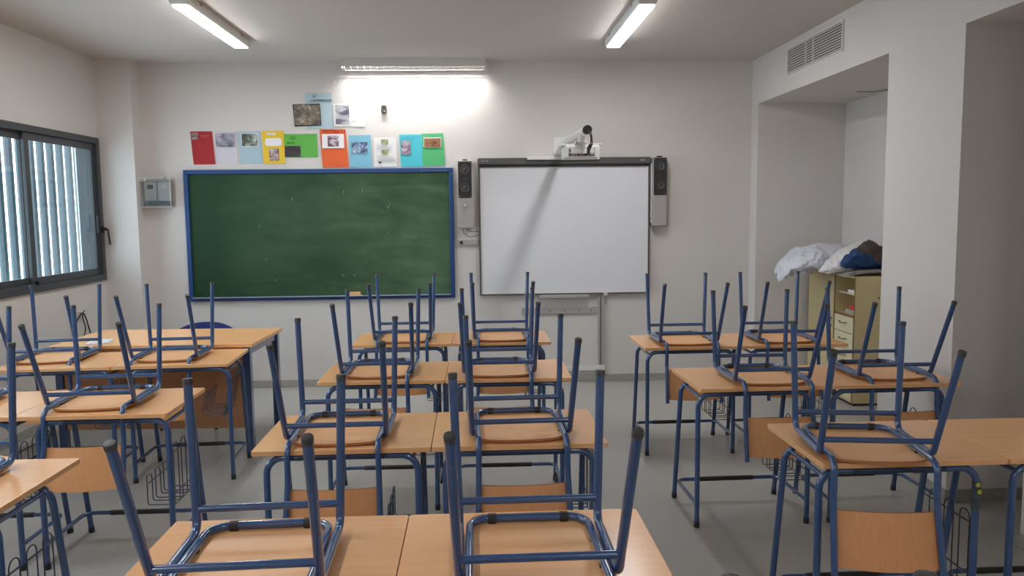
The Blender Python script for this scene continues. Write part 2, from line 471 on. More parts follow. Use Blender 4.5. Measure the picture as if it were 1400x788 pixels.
for k in range(22):
    x = -hw+.02+k*(2*hw-.04)/21
    bm = bmesh.new(); prism(bm, [(-.050, -.058), (-.050, -.085), (.055, -.086), (.055, -.0735), (.012, -.058)], x-.0012, x+.0012, 'x')
    link('louvre_blade', bm, 'glint', t)
bm = bmesh.new(); box(bm, -hw, hw, -.0555, -.0525, -.0885, -.083); box(bm, -hw, hw, .055, .058, -.0885, -.0850)
link('louvre_rail', bm, 'whitemetal', t)

# ------------------------------------------------------------------ air vent on the beam
t = tag(empty('air_vent', (XR, 6.16, 2.88)), 'white slatted air vent high on the beam at right', 'vent')
bm = bmesh.new(); W2, H2 = .50, .097
box(bm, -.012, 0, -W2-.016, W2+.016, H2, H2+.012); box(bm, -.012, 0, -W2-.016, W2+.016, -H2-.012, -H2)
box(bm, -.012, 0, -W2-.016, -W2, -H2, H2); box(bm, -.012, 0, W2, W2+.016, -H2, H2)
link('vent_frame', bm, 'white', t, bevel=.002)
link('backing', B(-.003, -.0005, -W2, W2, -H2, H2), 'black', t)
for k in range(10):
    z = -H2+.010+k*(2*H2-.02)/9
    bm = bmesh.new(); prism(bm, [(-.013, z-.0075), (-.003, z-.002), (-.003, z+.005), (-.013, z+.0035)], -W2, W2, 'y')
    link('louvre', bm, 'whitemetal', t)
bm = bmesh.new(); box(bm, -.0118, -.003, -.012, -.006, -H2, H2); box(bm, -.0118, -.003, .13, .135, -H2, H2)
link('mullion', bm, 'whitemetal', t)

# ------------------------------------------------------------------ chalkboard
bx0, bx1, bz0, bz1 = -2.733, -.236, .842, 2.07
t = tag(empty('chalkboard', ((bx0+bx1)/2, YW, (bz0+bz1)/2)), 'wide green chalkboard with a blue frame and smeared chalk', 'chalkboard')
w2 = (bx1-bx0)/2; h2 = (bz1-bz0)/2
link('writing_surface', B(-w2+.02, w2-.02, -.016, -.001, -h2+.02, h2-.02), 'chalkboard', t)
def frame_poly(bm, w, h, fw, y0, y1):
    box(bm, -w, w, y0, y1, h-fw, h); box(bm, -w, w, y0, y1, -h, -h+fw)
    box(bm, -w, -w+fw, y0, y1, -h+fw, h-fw); box(bm, w-fw, w, y0, y1, -h+fw, h-fw)
bm = bmesh.new(); frame_poly(bm, w2, h2, .040, -.034, -.0005)
link('board_frame', bm, 'frameblue', t, bevel=.004)
link('chalk_ledge', B(-w2+.04, w2-.04, -.060, -.034, -h2+.030, -h2+.038), 'alu', t, bevel=.002)
random.seed(3)
bm = bmesh.new()
for k in range(11):       # little scratches and chalk ticks
    x = random.uniform(-w2+.2, w2-.3); z = random.uniform(-h2+.15, h2-.1); a = random.uniform(-.6, .6); l = random.uniform(.012, .035)
    tube(bm, [(x, -.0168, z), (x+l*math.sin(a), -.0168, z+l*math.cos(a))], .0014, 4)
tube(bm, [(.62-.005, -.0168, .27), (.63, -.0168, .24), (.652, -.0168, .285)], .0016, 4)
link('chalk_mark', bm, 'chalk', t)
bm = bmesh.new()
x = w2-.30
for k in range(8):
    tube(bm, [(x, -.0348, h2-.030), (x+.012, -.0348, h2-.012), (x+.020, -.0348, h2-.032)], .0013, 4); x += .03
tube(bm, [(w2-.018-.006, -.0348, h2-.06), (w2-.018+.006, -.0348, h2-.05), (w2-.018, -.0348, h2-.066)], .0014, 4)
link('scribble', bm, 'chalk', t)

# eraser on the chalk ledge
er = tag(empty('board_eraser', (-1.178, YW-.048, bz0+.0385)), 'orange wooden board eraser on the bottom edge of the chalkboard', 'eraser')
link('handle', B(-.06, .05, -.012, .010, .004, .034), 'wood', er, bevel=.004)
link('felt', B(-.06, .062, -.012, .010, 0, .0045), 'paperwhite', er)

# ------------------------------------------------------------------ interactive whiteboard
wx0, wx1, wz0, wz1 = .000, 1.626, .860, 2.155
t = tag(empty('whiteboard', ((wx0+wx1)/2, YW, (wz0+wz1)/2)), 'interactive whiteboard with a thin dark grey frame', 'whiteboard')
w2 = (wx1-wx0)/2; h2 = (wz1-wz0)/2
link('screen', B(-w2+.012, w2-.012, -.040, -.004, -h2+.014, h2-.05), 'screen', t)
bm = bmesh.new(); box(bm, -w2, -w2+.016, -.052, -.001, -h2, h2-.02); box(bm, w2-.016, w2, -.052, -.001, -h2, h2-.02); box(bm, -w2, w2, -.050, -.001, -h2, -h2+.012)
link('screen_frame', bm, 'darkgrey', t, bevel=.003)
link('top_bar', B(-w2-.004, w2+.004, -.072, -.001, h2-.062, h2), 'darkgrey', t, bevel=.005)
link('pen_slot', B(-w2+.014, w2-.014, -.058, -.04, h2-.084, h2-.0625), 'black', t)
bm = bmesh.new(); box(bm, -w2+.014, w2-.014, -.046, -.040, -h2+.012, -h2+.022); box(bm, -w2+.014, -w2+.024, -.044, -.040, -h2+.022, h2-.09); box(bm, w2-.024, w2-.014, -.044, -.040, -h2+.022, h2-.09)
link('inner_edge', bm, 'white', t)
bm = bmesh.new()
for k, (dx, l) in enumerate([(0, .012), (.017, .006), (.026, .008), (.037, .007), (.047, .012), (.062, .004)]):
    box(bm, -w2+.03+dx, -w2+.03+dx+l, -.0735, -.0718, h2-.032, h2-.032+(.010 if k in (0, 4) else .006))
box(bm, w2-.10, w2-.055, -.0735, -.0718, h2-.034, h2-.024)
link('maker_mark', bm, 'greyplastic', t)
for x in (-.31, .39):
    link('bracket', B(x-.018, x+.02, -.064, -.001, -h2-.018, -h2+.020), 'whitemetal', t, bevel=.003)
pt = tag(link('pen_tray', None or (lambda b_: (prism(b_, [(x, z) for x, z in rrect(.566, 1.046, .828, .858, .012)], YW-.085, YW-.005, 'y'), b_)[1])(bmesh.new()), 'greyplastic', bevel=.004),
         'light grey rounded tray under the bottom edge of the whiteboard', 'tray')

# wall fixing rail and cable conduits below the board
t = tag(empty('wall_mounting_rail', (.77, YW, .70)), 'pale grey metal rail with screw heads fixed to the wall below the whiteboard', 'rail')
link('rail', B(-.37, .37, -.022, 0, -.032, .032), 'greyplastic', t, bevel=.003)
for x in (-.22, -.10, .04, .18, .30):
    bm = bmesh.new(); lathe(bm, [(.007, -.0215), (.006, -.026)], (x, 0, 0), 'y', 12); link('screw', bm, 'darkgrey', t)
t = tag(empty('cable_conduit', (1.165, YW, .12)), 'grey upright cable duct running down the wall from the whiteboard', 'cable duct')
bm = bmesh.new(); box(bm, -.030, .030, -.034, 0, .04, .715); link('vertical_duct', bm, 'greyplastic', t, bevel=.003)
link('duct_edge', B(-.012, -.004, -.038, -.034, .04, .715), 'darkgrey', t)
link('junction_cover', B(-.036, .036, -.040, 0, -.015, .045), 'white', t, bevel=.004)
link('floor_duct', B(-.60, -.036, -.026, 0, -.012, .028), 'white', t, bevel=.003)

# ------------------------------------------------------------------ loudspeakers
def speaker(x, z0, z1, label, controls):
    t = tag(empty('loudspeaker', (x, YW, z0)), label, 'loudspeaker', 'grey column loudspeakers beside the whiteboard')
    H = z1-z0
    link('cabinet', B(-.066, .066, -.115, -.002, 0, H), 'greyplastic', t, bevel=.006, bseg=3)
    link('baffle', B(-.062, .062, -.122, -.114, H*.45, H-.006), 'grille', t, bevel=.004)
    for zz in (.60, .87):
        bm = bmesh.new(); lathe(bm, [(.043, -.1225), (.040, -.127), (.034, -.124), (.018, -.1225), (.014, -.127), (.004, -.129)], (0, 0, H*zz), 'y', 28)
        link('driver', bm, 'cone', t, smooth=True)
    link('port', B(-.014, .014, -.124, -.1215, H*.72, H*.75), 'cone', t)
    link('top_bracket', B(-.020, .024, -.09, -.04, H, H+.014), 'black', t)
    link('wall_plate', B(.056 if controls else -.074, .074 if controls else -.056, -.05, -.001, .03, H-.05), 'white', t)
    for sx in (-.052, .052):
        for zz in (H*.45+.012, H-.018):
            bm = bmesh.new(); lathe(bm, [(.004, -.1215), (.003, -.1235)], (sx, 0, zz), 'y', 8); link('screw', bm, 'alu', t)
    if controls:
        for sx, zz, r, mm in ((0, .215, .010, 'white'), (-.015, .195, .0045, 'darkgrey'), (.018, .197, .005, 'darkgrey'), (-.015, .172, .0045, 'darkgrey'), (.014, .172, .0045, 'darkgrey'), (0, .242, .004, 'darkgrey')):
            bm = bmesh.new(); lathe(bm, [(r, -.1145), (r*.8, -.121)], (sx, 0, zz), 'y', 14); link('control_knob', bm, mm, t, smooth=True)
    return t
speaker(-.125, 1.505, 2.130, 'tall grey loudspeaker with small control knobs, between chalkboard and whiteboard', True)
speaker(1.708, 1.505, 2.148, 'tall plain grey loudspeaker to the right of the whiteboard', False)
for pts in ([(-.15, 7.47, 1.505), (-.15, 7.48, 1.46), (-.09, 7.49, 1.415), (0.005, 7.50, 1.438)], [(-.13, 7.47, 1.505), (-.09, 7.48, 1.475), (-.04, 7.49, 1.468), (.005, 7.50, 1.475)]):
    bm = bmesh.new(); tube(bm, fillet(pts, .04), .0028, 6)
    if pts[0][0] == -.15: cb = empty('speaker_cable', pts[0]); tag(cb, 'pair of thin dark cables looping from the left loudspeaker to the whiteboard', 'cable')
    bmesh.ops.translate(bm, verts=bm.verts, vec=-Vector((-.15, 7.47, 1.505)))
    link('cable', bm, 'black', cb, smooth=True)
bm = bmesh.new(); tube(bm, fillet([(1.655, 7.45, 1.56), (1.640, 7.48, 1.575), (1.620, 7.50, 1.585)], .02), .003, 6)
tag(link('speaker_cable', bm, 'black'), 'short thin cable from the right loudspeaker to the whiteboard', 'cable')
t = tag(empty('pen_bracket', (-.105, YW, 1.367)), 'small pale metal bracket with a black round knob left of the whiteboard', 'bracket')
bm = bmesh.new(); prism(bm, rrect(-.10, .10, -.026, .026, .008), -.03, 0, 'y'); link('plate', bm, 'greyplastic', t, bevel=.003)
bm = bmesh.new(); lathe(bm, [(.016, -.03), (.016, -.038), (.009, -.040), (.007, -.046)], (-.065, 0, 0), 'y', 20); link('knob', bm, 'black', t, smooth=True)

# ------------------------------------------------------------------ projector on its boom
t = tag(empty('projector_boom', (.80, YW, 2.28)), 'white projector boom with black end cap reaching out above the whiteboard', 'projector arm')
bm = bmesh.new(); prism(bm, rrect(-.09, .09, -.10, .07, .02), -.03, 0, 'y'); link('wall_plate', bm, 'white', t, bevel=.004)
bm = bmesh.new(); tube(bm, [(0, -.03, -.002), (.018, -1.55, -.022)], [.034, .029], 24); link('boom', bm, 'white', t, smooth=True)
bm = bmesh.new(); tube(bm, [(.018, -1.55, -.022), (.0185, -1.60, -.0226)], .034, 24); link('end_cap', bm, 'black', t, smooth=True)
bm = bmesh.new(); tube(bm, [(.005, -1.38, -.03), (.000, -1.38, -.095)], .028, 20); box(bm, -.045, .045, -1.43, -1.33, -.104, -.092); link('mount', bm, 'whitemetal', t, smooth=True)
t2 = tag(empty('projector', (.790, 6.14, 2.056)), 'white projector hanging under the boom with its socket panel showing', 'projector')
bm = bmesh.new(); prism(bm, rrect(-.133, .133, .0, .092, .012), -.13, .12, 'y'); link('casing', bm, 'white', t2, bevel=.005)
bm = bmesh.new(); prism(bm, [(-.158, -.11), (.15, -.125), (.155, .12), (-.15, .12)], .093, .104, 'z'); link('top_plate', bm, 'whitemetal', t2, bevel=.003)
link('panel', B(-.105, .095, -.134, -.129, .012, .075), 'greyplastic', t2, bevel=.002)
for x0, x1, z0, z1 in ((-.10, -.088, .014, .030), (-.08, -.072, .020, .026), (-.062, -.050, .016, .024), (-.042, -.018, .016, .026), (-.008, .004, .016, .026), (.014, .036, .016, .024), (.046, .066, .016, .026), (.076, .090, .018, .024), (-.098, -.090, .045, .062)):
    link('socket', B(x0, x1, -.1365, -.133, z0, z1), 'black', t2)
bm = bmesh.new(); box(bm, -.086, .085, -.1352, -.1335, .034, .070); link('vent_slot', bm, 'white', t2)
bm = bmesh.new(); lathe(bm, [(.03, .12), (.028, .132), (.02, .128)], (.05, 0, .045), 'y', 20); link('lens', bm, 'black', t2, smooth=True)
bm = bmesh.new()
tube(bm, fillet([(.822, 5.945, 2.25), (.842, 5.90, 2.235), (.852, 5.92, 2.15), (.83, 5.98, 2.085), (.80, 6.003, 2.078)], .03), .0045, 8)
tube(bm, fillet([(.815, 5.94, 2.24), (.838, 5.89, 2.22), (.842, 5.93, 2.14), (.82, 5.98, 2.10), (.84, 6.003, 2.076)], .03), .004, 8)
tube(bm, fillet([(.84, 5.95, 2.15), (.82, 5.94, 2.12), (.835, 5.95, 2.09), (.812, 5.96, 2.075)], .01), .007, 8)
tag(link('projector_cable', bm, 'black', smooth=True), 'black cables hanging from the boom end to the back of the projector', 'cable')
link('board_shelf', B(-.34, .34, -.11, -.001, -.146, -.118), 'white', t, bevel=.004)

# ------------------------------------------------------------------ posters and photographs on the front wall
INK = mat('blue ink', srgb(48, 56, 96), .8); INKR = mat('dark red ink', srgb(120, 28, 20), .8); INKC = mat('teal ink', srgb(34, 140, 158), .8); INKG = mat('dark green ink', srgb(46, 96, 34), .8); INKK = mat('grey print', srgb(196, 196, 196), .8)
def sheet(name, quad, colr, label, cat, lift=.0, group='pinned posters above the chalkboard'):
    """quad = corners (x,z) bottom-left, bottom-right, top-right, top-left; a thin, faintly curled card"""
    cx = sum(q[0] for q in quad)/4; cz = sum(q[1] for q in quad)/4
    y = YW-.004-lift
    t = empty(name, (cx, y, cz)); tag(t, label, cat, group)
    bm = bmesh.new(); n = 6; g = {}
    for side in (0, 1):
        for i in range(n+1):
            for j in range(n+1):
                u, v = i/n, j/n
                a = Vector(quad[0])*(1-u)+Vector(quad[1])*u; b_ = Vector(quad[3])*(1-u)+Vector(quad[2])*u
                p = a*(1-v)+b_*v
                c = .0035*(2*u-1)**2*(1-v)**2
                g[side, i, j] = bm.verts.new((p.x-cx, -c+(.0005 if side else -.0005), p.y-cz))
    for side in (0, 1):
        for i in range(n):
            for j in range(n): bm.faces.new([g[side, i, j], g[side, i+1, j], g[side, i+1, j+1], g[side, i, j+1]])
    ed = [(i, 0) for i in range(n)]+[(n, j) for j in range(n)]+[(i, n) for i in range(n, 0, -1)]+[(0, j) for j in range(n, 0, -1)]
    for k in range(len(ed)):
        a, b_ = ed[k], ed[(k+1) % len(ed)]
        bm.faces.new([g[0, a[0], a[1]], g[0, b_[0], b_[1]], g[1, b_[0], b_[1]], g[1, a[0], a[1]]])
    link('card', bm, mat(name+' card', srgb(*colr), .8, var=.02, vscale=12), t)
    def P(nm, x0, x1, z0, z1, m, dy=0, r=0):
        bm = bmesh.new(); prism(bm, rrect(x0-cx, x1-cx, z0-cz, z1-cz, r) if r else [(x0-cx, z0-cz), (x1-cx, z0-cz), (x1-cx, z1-cz), (x0-cx, z1-cz)], -.0052-dy, -.0042-dy, 'y')
        return link(nm, bm, m, t)
    return t, P, cx, cz
def R4(x0, x1, z0, z1, k=0.): return [(x0+k, z0), (x1+k, z0), (x1, z1), (x0, z1)]
GRP = 'pinned posters above the chalkboard'
t, P, cx, cz = sheet('poster', R4(-2.659, -2.459, 2.121, 2.424, .02), (166, 40, 46), 'dark red card poster with one tiny photo in its top left corner', 'poster')
P('photo', -2.648, -2.588, 2.350, 2.412, photo('stone photo', [(70, 60, 60), (150, 130, 124), (210, 190, 180)], 40, 1), r=.012)
for z in (2.385, 2.372): P('writing', -2.56, -2.49, z, z+.004, mat('pale ink', srgb(210, 110, 110), .8))
t, P, cx, cz = sheet('poster', R4(-2.432, -2.24, 2.126, 2.416, .004), (206, 200, 208), 'pale grey poster with a wintry photo across its upper half', 'poster')
P('photo', -2.428, -2.25, 2.280, 2.404, photo('misty sea photo', [(64, 66, 88), (150, 146, 160), (212, 206, 216), (226, 222, 228)], 7, 2.4))
t, P, cx, cz = sheet('poster', R4(-2.228, -2.018, 2.124, 2.421, .012), (166, 190, 200), 'pale blue poster with one grey-green photo near its top', 'poster')
P('print_border', -2.194, -2.038, 2.280, 2.406, 'paperwhite'); P('photo', -2.189, -2.043, 2.286, 2.400, photo('river photo', [(38, 50, 40), (96, 106, 96), (206, 206, 202)], 12, 3.1), .001)
t, P, cx, cz = sheet('poster', R4(-2.003, -1.803, 2.122, 2.426, .008), (228, 190, 54), 'bright yellow poster with a white oval text box and a brown photo', 'poster', lift=.002)
P('title_strip', -1.955, -1.878, 2.386, 2.405, 'paperwhite'); P('text_box', -1.975, -1.822, 2.284, 2.358, 'paperwhite', r=.025)
P('photo', -1.94, -1.852, 2.150, 2.262, photo('rocks photo', [(70, 56, 60), (140, 118, 118), (206, 190, 190)], 22, 4.7))
P('writing', -1.948, -1.886, 2.392, 2.398, INKK, .001)
t, P, cx, cz = sheet('poster', R4(-1.803, -1.497, 2.180, 2.395, .004), (96, 172, 74), 'bright green landscape poster with a dark photo in its lower left corner', 'poster')
P('photo', -1.798, -1.652, 2.184, 2.284, photo('dark car photo', [(18, 16, 24), (40, 20, 34), (52, 40, 52), (190, 140, 120)], 9, 5.9, (1, 1, 2)))
P('writing', -1.775, -1.745, 2.306, 2.318, INKG); P('writing', -1.738, -1.705, 2.310, 2.318, INKG); P('writing', -1.745, -1.69, 2.345, 2.372, mat('green title ink', srgb(70, 150, 56), .8))
t, P, cx, cz = sheet('poster', [(-1.452, 2.083), (-1.210, 2.083), (-1.232, 2.436), (-1.470, 2.436)], (220, 98, 50), 'orange poster reading MOTOS with a white panel and a small motorbike photo', 'poster', lift=.002)
P('print_border', -1.450, -1.246, 2.262, 2.392, 'paperwhite'); P('photo', -1.398, -1.296, 2.276, 2.378, photo('street photo', [(40, 24, 40), (120, 90, 100), (190, 176, 184), (230, 226, 230)], 22, 6.6), .001)
lettering('MOTOS', .040, (-1.440-cx, -.0065, 2.401-cz), INKR, t, 1.0)
for k in range(4): P('writing', -1.330+k*.030, -1.320+k*.030, 2.410, 2.420, INKR)
t, P, cx, cz = sheet('poster', R4(-1.202, -.999, 2.082, 2.381, .006), (126, 184, 206), 'sky blue poster with a dark wide photo, between the orange and white sheets', 'poster')
P('photo', -1.178, -1.030, 2.216, 2.316, photo('blue machines photo', [(28, 34, 80), (80, 88, 130), (140, 170, 190), (214, 220, 230)], 20, 7.7))
t, P, cx, cz = sheet('information_sheet', R4(-.971, -.762, 2.086, 2.359, .0), (228, 226, 226), 'white typed sheet with three little green photos between blue posters', 'paper')
for z0, z1, a in ((2.298, 2.338, 8.1), (2.202, 2.242, 8.8)): P('photo', -.902, -.838, z0, z1, photo('green field photo', [(70, 90, 50), (140, 156, 100), (200, 206, 176)], 25, a))
P('photo', -.932, -.905, 2.118, 2.136, photo('small dark photo', [(40, 50, 36), (110, 110, 100)], 25, 9.9))
for z in (2.282, 2.272, 2.262, 2.252, 2.185, 2.175, 2.165, 2.155, 2.145): P('writing', -.945, -.800+random.uniform(-.03, .03), z, z+.003, INKK)
t, P, cx, cz = sheet('poster', R4(-.734, -.526, 2.083, 2.383, .012), (78, 188, 204), 'turquoise poster with a tall road photo under its title', 'poster')
P('photo', -.716, -.632, 2.195, 2.325, photo('road photo', [(40, 40, 80), (128, 110, 130), (190, 170, 184), (240, 238, 240)], 9, 10.4, (1, 1, 1.5)))
lettering('VEHICULOS', .026, (-.718-cx, -.0065, 2.342-cz), INKC, t, .95)
t, P, cx, cz = sheet('poster', [(-.522, 2.090), (-.310, 2.094), (-.322, 2.393), (-.524, 2.390)], (84, 178, 116), 'mid green poster at the right end of the row with a brown photo', 'poster')
P('print_border', -.507, -.344, 2.262, 2.354, 'paperwhite'); P('photo', -.502, -.348, 2.266, 2.346, photo('brown hillside photo', [(70, 50, 30), (130, 84, 54), (160, 110, 80), (120, 100, 40)], 12, 11.8, (1, 1, 2)), .001)
t, P, cx, cz = sheet('poster', R4(-1.594, -1.352, 2.442, 2.771, .006), (176, 198, 206), 'large pale blue title poster in the upper row with blue handwriting', 'poster')
lettering('LA', .038, (-1.525-cx, -.0065, 2.728-cz), INK, t, .8)
lettering('CONTAMINACION', .036, (-1.55-cx, -.0065, 2.686-cz), INK, t, .66)
t, P, cx, cz = sheet('photograph', [(-1.698, 2.463), (-1.452, 2.470), (-1.460, 2.672), (-1.711, 2.666)], (60, 54, 44), 'dark brown landscape photograph pinned over the pale blue title poster', 'photograph', lift=.005)
P('photo', -1.695, -1.462, 2.476, 2.660, photo('hillside photo', [(52, 44, 40), (96, 84, 70), (120, 106, 88), (206, 190, 180)], 18, 12.9))
t, P, cx, cz = sheet('information_sheet', [(-1.336, 2.464), (-1.05, 2.458), (-1.05, 2.672), (-1.34, 2.672)], (236, 234, 234), 'white sheet in the upper row with a road photo at its left', 'paper')
P('photo', -1.318, -1.192, 2.484, 2.656, photo('grey road photo', [(80, 76, 96), (120, 112, 128), (206, 204, 208), (100, 92, 60)], 8, 13.3, (.6, 1, 2)))
for z in (2.60, 2.57, 2.53, 2.51): P('writing', -1.165, -1.11, z, z+.003, INKK)

# round-ended detector
t = tag(empty('wall_sensor', (-.868, YW, 2.615)), 'small dark oval sensor on the bright wall right of the upper posters', 'sensor')
bm = bmesh.new(); prism(bm, rrect(-.026, .026, -.041, .041, .022), -.03, 0, 'y'); link('casing', bm, 'darkgrey', t, bevel=.008, bseg=3)
bm = bmesh.new(); lathe(bm, [(.012, -.03), (.010, -.034)], (0, 0, .016), 'y', 16); link('lens', bm, 'black', t)
link('indicator', B(.002, .014, -.0325, -.03, -.026, -.014), 'greyplastic', t)

# ------------------------------------------------------------------ thermostat box
t = tag(empty('control_box', (-2.965, YW, 1.862)), 'clear plastic box over grey heating controls, between window and chalkboard', 'control box')
link('back_plate', B(-.132, .125, -.012, -.001, -.115, .112), 'greyplastic', t, bevel=.002)
bm = bmesh.new()
box(bm, -.150, .140, -.115, -.112, -.132, .130); box(bm, -.150, .140, -.112, 0, -.132, -.129); box(bm, -.150, .140, -.112, 0, .127, .130)
box(bm, -.150, -.147, -.112, 0, -.129, .127); box(bm, .137, .140, -.112, 0, -.129, .127)
link('cover', bm, 'clear', t)
bm = bmesh.new(); e = .004
for z in (-.131, .130):
    tube(bm, [(-.149, -.1135, z), (.139, -.1135, z)], .0028, 6)
for x in (-.149, .139): tube(bm, [(x, -.1135, -.131), (x, -.1135, .130)], .0028, 6)
link('cover_edge', bm, 'white', t)
for x, dz in ((-.064, 0), (.056, 0)):
    d = link('controller', B(x-.056, x+.054, -.050, -.012, -.075, .10), 'whitemetal', t, bevel=.004)
    if x < 0: link('display', B(x-.03, x+.026, -.052, -.0495, .035, .075), 'darkgrey', d)
    else: link('display', B(x-.02, x+.03, -.052, -.0495, .04, .078), 'white', d)
    for k, xx in enumerate((-.02, .0, .02)): link('button', B(x+xx-.006, x+xx+.006, -.0525, -.0495, -.052, -.040), 'white' if k != 1 else 'greyplastic', d)
link('terminal_strip', B(-.120, .110, -.040, -.012, -.112, -.080), 'darkgrey', t)
bm = bmesh.new(); lathe(bm, [(.010, -.045), (.008, -.05)], (-.075, 0, -.095), 'y', 12); link('lock', bm, 'black', t)
link('label_strip', B(-.135, -.075, -.1175, -.1148, .108, .130), 'white', t)
bm = bmesh.new(); box(bm, -.122, -.108, -.1185, -.1173, .114, .124); box(bm, -.102, -.092, -.1185, -.1173, .114, .124); link('label_print', bm, 'darkgrey', t)
link('catch', B(.094, .100, -.1185, -.1148, .120, .142), 'black', t)

# ------------------------------------------------------------------ pupil desks
DW, DD, DH, TT = .70, .545, .74, .020
LR = .0135
def sub(o): return o
def make_desk(foff, bz, bcol='bluedark', barmat='blue', btilt=0.0):
    """origin on the floor under the near left corner of the top; x to the right, y towards the board"""
    d = empty('school_desk')
    bm = bmesh.new(); prism(bm, rrect(.0016, DW-.0016, 0, DD, .010, 3), DH-TT, DH, 'z')
    top = link('tabletop', bm, ['wood'], d, bevel=.0016, bseg=2)
    xl, xr = .055+foff, .645+foff          # frame is a little narrower than the top
    yn, yf0, yf = .020, .330, .455
    zt = DH-TT-LR
    rb = .065
    for nm, y0, y1 in (('near', yn, yn), ('far', yf0, yf)):
        for x, s in ((xl, 1), (xr, -1)):
            bm = bmesh.new(); tube(bm, fillet([(x+s*.12, y0, zt), (x, y0, zt), (x, y1, .012)], rb, 7), LR, 12)
            lg = link('leg', bm, 'blue', d, smooth=True)
            bm = bmesh.new(); u = Vector((0, y1-y0, .012-zt)).normalized()
            tube(bm, [Vector((x, y1, .012))-u*.018, Vector((x, y1, 0))], LR+.0018, 12); link('foot_cap', bm, 'rubber', lg, smooth=True)
        bm = bmesh.new(); tube(bm, [(xl+.119, y0, zt), (xr-.119, y0, zt)], LR, 12); link('top_rail', bm, 'bluedark', d, smooth=True)
    for x in (xl+.02, xr-.02):
        bm = bmesh.new(); tube(bm, [(x, yn, zt-.022), (x, yf0+.012, zt-.022)], .009, 10); link('side_rail', bm, 'blue', d, smooth=True)
    zb = .122; yc = yf-.04
    for x, s in ((xl, 1), (xr, -1)):
        bm = bmesh.new(); tube(bm, fillet([(x, yn, zb), (x, yc-.012, zb), (x+s*.10, yc-.012, zb)], .05, 7), .0105, 10)
        link('side_bar', bm, 'blue', d, smooth=True)
    bm = bmesh.new(); tube(bm, [(xl+.099, yc-.012, zb), (xr-.099, yc-.012, zb)], .0105, 10); cbar = link('crossbar', bm, 'blue', d, smooth=True)
    bm = bmesh.new(); tube(bm, [(xl+.13, yc-.012, zb), (xr-.15, yc-.012, zb)], .0135, 12); link('rubber_sleeve', bm, 'rubber', cbar, smooth=True)
    # wire book rack slung between the right hand legs
    r = .0025; bm = bmesh.new(); xo = xr+.004; xi = xr-.125
    zt2, z1_, z0_ = bz, bz-.02, bz-.275
    def TY(z): return yf0+(yf-yf0)*(zt-z)/(zt)
    for z in (z1_, z1_-.20):
        tube(bm, [(xo, yn, z), (xo, TY(z), z)], r*1.3, 6)
    tube(bm, [(xi, yn+.05, z0_+.10), (xi, TY(z0_)-.06, z0_+.10)], r, 6)
    tube(bm, [(xo, yn+.03, z0_+.001), (xo, TY(z0_)-.05, z0_+.001)], r, 6)
    for yy in (.085, .185, .285):
        w = .030
        tube(bm, fillet([(xi, yy-w, z0_+.14), (xi, yy-w, z0_), (xo, yy-w, z0_), (xo, yy-w, zt2+.02), (xo, yy+w, zt2+.02), (xo, yy+w, z0_), (xi, yy+w, z0_), (xi, yy+w, z0_+.14), (xi, yy-w, z0_+.14)], [.012, .012, .028, .028, .012, .012, .028], 4), r, 6)
    if btilt:
        bmesh.ops.rotate(bm, verts=bm.verts, cent=(xo, .2, bz), matrix=Matrix.Rotation(btilt, 3, 'Y'))
    link('wire_book_rack', bm, bcol, d, smooth=True)
    return d

# near left corner x, y, rotation, frame offset, rack height, rack colour, label
G = 'single beech school desks'
desks = [
 (-.903, 5.461, .006, 0, .60, 'bluedark', 'beech school desk in the row nearest the whiteboard, left of the central pair'),
 (-.203, 5.465, .006, 0, .60, 'bluedark', 'beech school desk in the row nearest the whiteboard, right of the central pair'),
 (-.898, 4.274, -.004, 0, .58, 'bluedark', 'beech school desk in the second central row from the front, left of its pair'),
 (-.198, 4.271, -.004, 0, .60, 'bluedark', 'beech school desk in the second central row from the front, right of its pair'),
 (-.900, 3.024, .0088, 0, .62, 'bluedark', 'beech school desk in the third central row, left of its pair'),
 (-.200, 3.030, .0088, 0, .67, 'bluedark', 'beech school desk in the third central row, right of its pair'),
 (-.922, 1.792, .006, 0, .6, 'bluedark', 'beech school desk closest to the viewer, left of the bottom edge pair'),
 (-.222, 1.796, .006, 0, .6, 'bluedark', 'beech school desk closest to the viewer, right of the bottom edge pair'),
 (-.230, .500, .006, 0, .6, 'bluedark', 'beech school desk behind the closest central pair, right below the picture'),
 (.475, .505, .0, 0, .6, 'bluedark', 'beech school desk below the picture on the aisle'),
 (1.091, 5.154, .0146, -.03, .5, 'wire', 'beech school desk of the right block nearest the front wall, aisle side'),
 (1.791, 5.164, .0146, -.03, .5, 'wire', 'beech school desk of the right block nearest the front wall, beside the alcove cabinet'),
 (1.117, 3.931, .0245, -.055, .5, 'wire', 'beech school desk in the middle row of the right block, aisle side'),
 (1.818, 3.948, .018, -.04, .515, 'wire', 'beech school desk in the middle row of the right block, beside the column'),
 (1.2216, 2.7176, .0049, -.055, .505, 'wire', 'beech school desk nearest in the right block, aisle side, with a yellow-spotted leg'),
 (1.923, 2.721, .0049, -.03, .5, 'wire', 'beech school desk cut off by the right edge of the photo'),
 (-2.258, 4.835, .055, .05, .66, 'bluedark', 'beech school desk beside the teacher desk, in front of its panel'),
 (-2.9575, 4.7960, .055, .05, .62, 'bluedark', 'beech school desk left of it against the window wall, under a pinkish seat'),
 (-2.161, 3.645, .010, .05, .56, 'bluedark', 'beech school desk in the second window row, aisle side, above the hanging rack'),
 (-2.861, 3.638, .010, .05, .58, 'bluedark', 'beech school desk in the second window row, wall side, glaring white'),
 (-2.228, 2.451, .0, .05, .53, 'bluedark', 'beech school desk cut off at the left edge, its bare corner reflecting daylight'),
]
desks[17] = desks[17][:6]+('beech school desk of the front window row, wall side, next to the window wall',)
dobj = []
protos = {}
